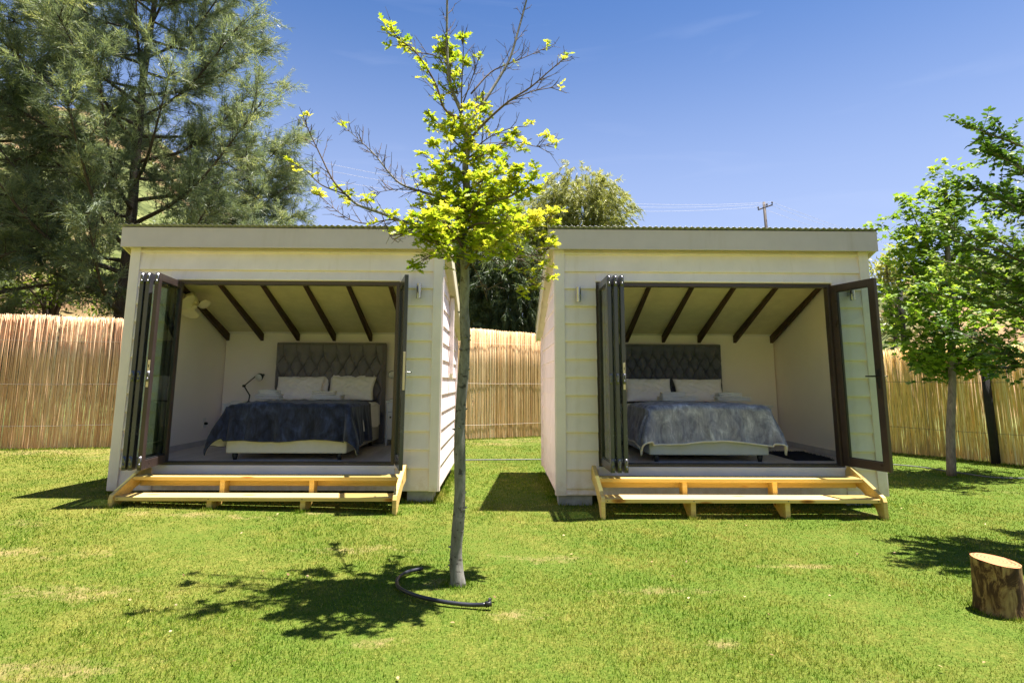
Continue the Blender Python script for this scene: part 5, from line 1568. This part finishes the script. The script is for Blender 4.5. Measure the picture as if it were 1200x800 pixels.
casuarina(-11.3, 10.2, 15.8, 4.35, 'casu', 'tall feathery grey-green conifer behind the left fence, its plumes over the cabin roof', 3, 64, 'conifers behind the left fence', th(-11.1, 10.2), dens=1.15, up=.62)
casuarina(-19.2, 12.4, 15.0, 4.6, 'casu2', 'darker conifer at the top left edge of the picture', 14, 46, 'conifers behind the left fence', th(-19.2, 12.4), dens=.9, wd=.022)
casuarina(-8.9, 12.6, 8.4, 2.2, 'casu', 'feathery conifer low behind the left roof corner of the navy bedding cabin', 29, 30, 'conifers behind the left fence', th(-8.3, 12.6), dens=1.0, up=.5)
casuarina(-15.0, 9.2, 8.0, 3.3, 'casu2', 'shorter dark conifer filling the space above the tan reed fence', 25, 22, 'conifers behind the left fence', th(-15, 9.2), dens=.6, up=.3)

# --- drooping olive trees behind the centre gap
def drooping(x, y, h, rad, mat, label, seed, ncl, group, z0, blobs, nl=(.12, .24), wd=.030, nper=44):
    t = thing('drooping_tree', label, 'tree', (x, y, z0), group=group)
    rs = np.random.default_rng(seed)
    tp = catmull([np.array([0, 0, -.3]), np.array([.1, 0, h * .3]), np.array([-.1, 0, h * .6])], 5)
    m = MB(); m.tube([tuple(p) for p in tp], list(np.linspace(.22, .12, len(tp))), 10); m.build('trunk', MT['darkbark'], t, True)
    plumes = []
    tot = sum(b[3] ** 2 for b in blobs)
    for (bx, by, bz, br, sq) in blobs:
        e = np.array([bx, by, bz]); st = tp[min(len(tp) - 1, 6)]
        pp = catmull([st, (st + e) / 2 + np.array([0, 0, .2]), e], 4); m = MB(); m.tube([tuple(p) for p in pp], list(np.linspace(.09, .03, len(pp))), 6); m.build('limb', MT['darkbark'], t, True)
        for k in range(int(ncl * br ** 2 / tot)):
            v = rs.normal(0, 1, 3); v /= np.linalg.norm(v); rr = br * rs.uniform(.45, 1.02)
            p = e + v * rr * np.array([1, 1, sq]) * (1 + .14 * math.sin(v[0] * 7 + seed) * math.cos(v[2] * 6))
            lump = math.sin(v[0] * 5 + bx) * math.sin(v[2] * 6 + v[1] * 4)
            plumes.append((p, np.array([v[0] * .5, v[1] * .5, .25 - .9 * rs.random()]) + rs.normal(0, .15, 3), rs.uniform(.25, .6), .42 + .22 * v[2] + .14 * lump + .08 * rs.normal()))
    link('crown', plume_mesh('crown', plumes, MT[mat], seed, nper, nl, wd, .35, .35), t)['kind'] = 'stuff'
    return t
drooping(2.75, 14.5, 9.5, 2.5, 'willow', 'round-topped olive-green tree rising behind the roofs between the cabins', 41, 3200, 'drooping trees behind the centre fence', th(2.75, 14.5),
         [(.1, 0, 8.2, 1.5, 1.0), (.7, -.2, 7.9, 1.5, 1.0), (-.9, 0, 6.9, 1.4, .9), (1.0, 0, 5.8, 1.6, 1.0), (-.2, -.3, 5.4, 1.8, 1.0), (-1.3, .2, 5.4, 1.3, 1.0), (-1.5, 0, 7.4, 1.35, .9), (-2.3, .2, 6.4, 1.2, 1.0), (2.1, .2, 6.35, .55, .8), (1.9, .1, 5.4, .7, 1.0)])
drooping(-.35, 12.8, 6.2, 2.0, 'casu2', 'dark drooping tree hanging down behind the golden fence in the gap', 47, 2000, 'drooping trees behind the centre fence', th(-.35, 12.8),
         [(0.3, 0, 5.2, 1.2, .9), (.9, 0, 4.2, 1.2, 1.2), (-.1, 0, 3.6, 1.0, 1.2), (1.3, .1, 3.0, 1.1, 1.2), (-.7, .2, 6.0, .8, .8), (.5, .3, 6.0, .9, .8)], nl=(.16, .34), wd=.028)
drooping(-1.9, 15.5, 7.5, 2.0, 'willow', 'olive-green tree half hidden behind the lime oak crown', 53, 1500, 'drooping trees behind the centre fence', th(-1.9, 15.5),
         [(0, 0, 6.6, 1.3, .8), (.9, 0, 6.9, 1.1, .8), (-.8, 0, 5.8, 1.0, 1), (.4, 0, 5.0, 1.4, 1.2)])

# --- shrubs and small trees on the rough ground
def bush(x, y, r, h, mat, label, seed, group, n=420, cat='shrub', name='wild_shrub', lsz=(.10, .2)):
    z0 = th(x, y)
    t = thing(name, label, cat, (x, y, z0), group=group)
    rs = np.random.default_rng(seed); P = []; D = []; T = []; m = MB()
    for k in range(7):
        a = rs.uniform(0, 6.28); e = np.array([math.cos(a) * r * .6, math.sin(a) * r * .6, h * rs.uniform(.5, .85)])
        m.tube([(0, 0, -.2), tuple(e * [.3, .3, .5]), tuple(e)], [.04 * r, .03 * r, .01], 5)
    m.build('stems', MT['darkbark'], t)
    blobs = [(rs.normal(0, .35, 3) * [r, r, 0] + [0, 0, h * rs.uniform(.35, .8)], r * rs.uniform(.35, .6)) for _ in range(9)]
    for (c, br) in blobs:
        for k in range(n // 9 * 3):
            v = rs.normal(0, 1, 3); v /= np.linalg.norm(v); p = c + v * br * rs.uniform(.5, 1.05) * [1, 1, .85]
            if p[2] < .02: continue
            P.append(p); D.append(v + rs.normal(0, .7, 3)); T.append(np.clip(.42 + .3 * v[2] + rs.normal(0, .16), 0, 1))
    n2 = len(P); L = rs.uniform(lsz[0], lsz[1], n2)
    link('foliage', leaf_mesh('foliage', np.array(P), np.array(D), rdir(n2), L, L * .45, OVAL, MT[mat], np.array(T)), t)['kind'] = 'stuff'
    return t
G1 = 'shrubs on the slope behind the left fence'
for i, (x, y, r, h, mt, lb) in enumerate([
    (-16.5, 14.5, 1.9, 3.3, 'shrub', 'yellow-green shrub behind the tan fence near the left edge'),
    (-13.0, 13.6, 1.8, 3.0, 'shrub', 'yellow-green shrub behind the middle of the tan fence'),
    (-10.2, 14.8, 1.7, 3.2, 'shrub', 'yellow-green shrub behind the tan fence next to the cabin wall'),
    (-20.5, 17.5, 2.4, 4.5, 'casu2', 'dark tall shrub on the slope at the far left'),
    (-14.5, 19.5, 2.6, 5.0, 'casu2', 'dark shrub higher up the left slope under the conifer plumes'),
    (-8.2, 17.5, 2.2, 4.6, 'casu2', 'dark shrub behind the left corner of the navy bedding cabin')]):
    bush(x, y, r, h, mt, lb, 60 + i, G1)
G2 = 'bushes beyond the right fence'
for i, (x, y, r, h, mt, lb) in enumerate([
    (13.6, 13.0, .9, 3.9, 'willow', 'grey-green bush left of the bright tree, beyond the mustard fence'),
    (19.5, 14.0, 2.2, 5.6, 'casu2', 'tall grey bush behind the right edge of the bright green tree'),
    (11.8, 17.5, 2.0, 1.3, 'shrub', 'low yellow-green bush beyond the mustard fence by the glass door')]):
    bush(x, y, r, h, mt, lb, 80 + i, G2)
bush(15.4, 47.0, 2.2, 5.0, 'shrub', 'small distant tree top just showing above the roof of the grey-blue bedding cabin', 90, None, 300, 'tree', 'distant_tree', (.3, .5))
bush(-1.0, 19.5, 2.4, 2.6, 'casu2', 'low dark bush behind the golden fence in the gap', 91, None, 420)
# scattered scrub far up the slope
def scrub():
    rs = np.random.default_rng(77); P = []; D = []; T = []; L = []
    for k in range(420):
        d = rs.uniform(24, 95); az = rs.uniform(-1.15, 1.05); x = az * d * .8; y = d * .8 - 7.6
        if -.3 < x / (y + 7.6) < .45: continue
        if y < 14: continue
        z = th(x, y); r = rs.uniform(.5, 1.5)
        for j in range(60):
            v = rs.normal(0, 1, 3); v /= np.linalg.norm(v); v[2] = abs(v[2])
            P.append([x + v[0] * r, y + v[1] * r, z + v[2] * r * .8]); D.append(v + rs.normal(0, .6, 3)); T.append(np.clip(.4 + .3 * v[2] + rs.normal(0, .2), 0, 1)); L.append(rs.uniform(.25, .5))
    L = np.array(L)
    tag(link('hillside_scrub', leaf_mesh('hillside_scrub', np.array(P), np.array(D), rdir(len(P)), L, L * .5, OVAL, MT['fartuft'], np.array(T))), kind='stuff')
scrub()

# ------------------------------------------------------------------ utility pole and wires
def pole():
    x, y = 23.45, 44.0; z0 = th(x, y)
    top = 17.45
    t = thing('utility_pole', 'dark wooden utility pole with a tilted crossarm above the right cabin roof', 'pole', (x, y, z0))
    m = MB(); m.tube([(0.35, 0, -.5), (.1, 0, (top - z0) * .6), (-.05, 0, top - z0)], [.17, .14, .12], 10); m.build('pole_shaft', MT['polewood'], t, True)
    a = Vector((-.62, 0, top - z0 - .72)); b = Vector((.62, -.2, top - z0 - .30))
    m = MB(); m.tube([a, b], .06, 8); m.build('crossarm', MT['polewood'], t)
    res = []
    for f in (0.02, .62, .98):
        p = a + (b - a) * f
        m = MB(); m.tube([p, p + Vector((0, 0, .20))], .03, 6); m.lathe([(.05, .12), (.075, .16), (.06, .22), (.07, .25), (.03, .30)], p.x, p.y, p.z, 10); m.build('insulator', MT['polewood'], t)
        res.append(Vector((x, y, z0)) + p + Vector((0, 0, .26)))
    return res
ins = pole()
WL = ['lowest', 'middle', 'topmost']
for i, p in enumerate(ins):
    for side, q in (('right', p + Vector((26, -2, -9.0 - .2 * i))), ('left', p + Vector((-58, -14.5, 3.5 + .4 * i)))):
        pts = []
        sag = .5 if side == 'right' else 3.2
        for k in range(25):
            f = k / 24; r = p + (q - p) * f; r.z -= 4 * sag * f * (1 - f); pts.append(r)
        m = MB(); m.tube(pts, .010, 4); o = m.build('power_line', MT['cable'], None)
        tag(o, '%s of the thin power lines running %s from the utility pole' % (WL[i], side), 'cable', 'power lines on the utility pole')
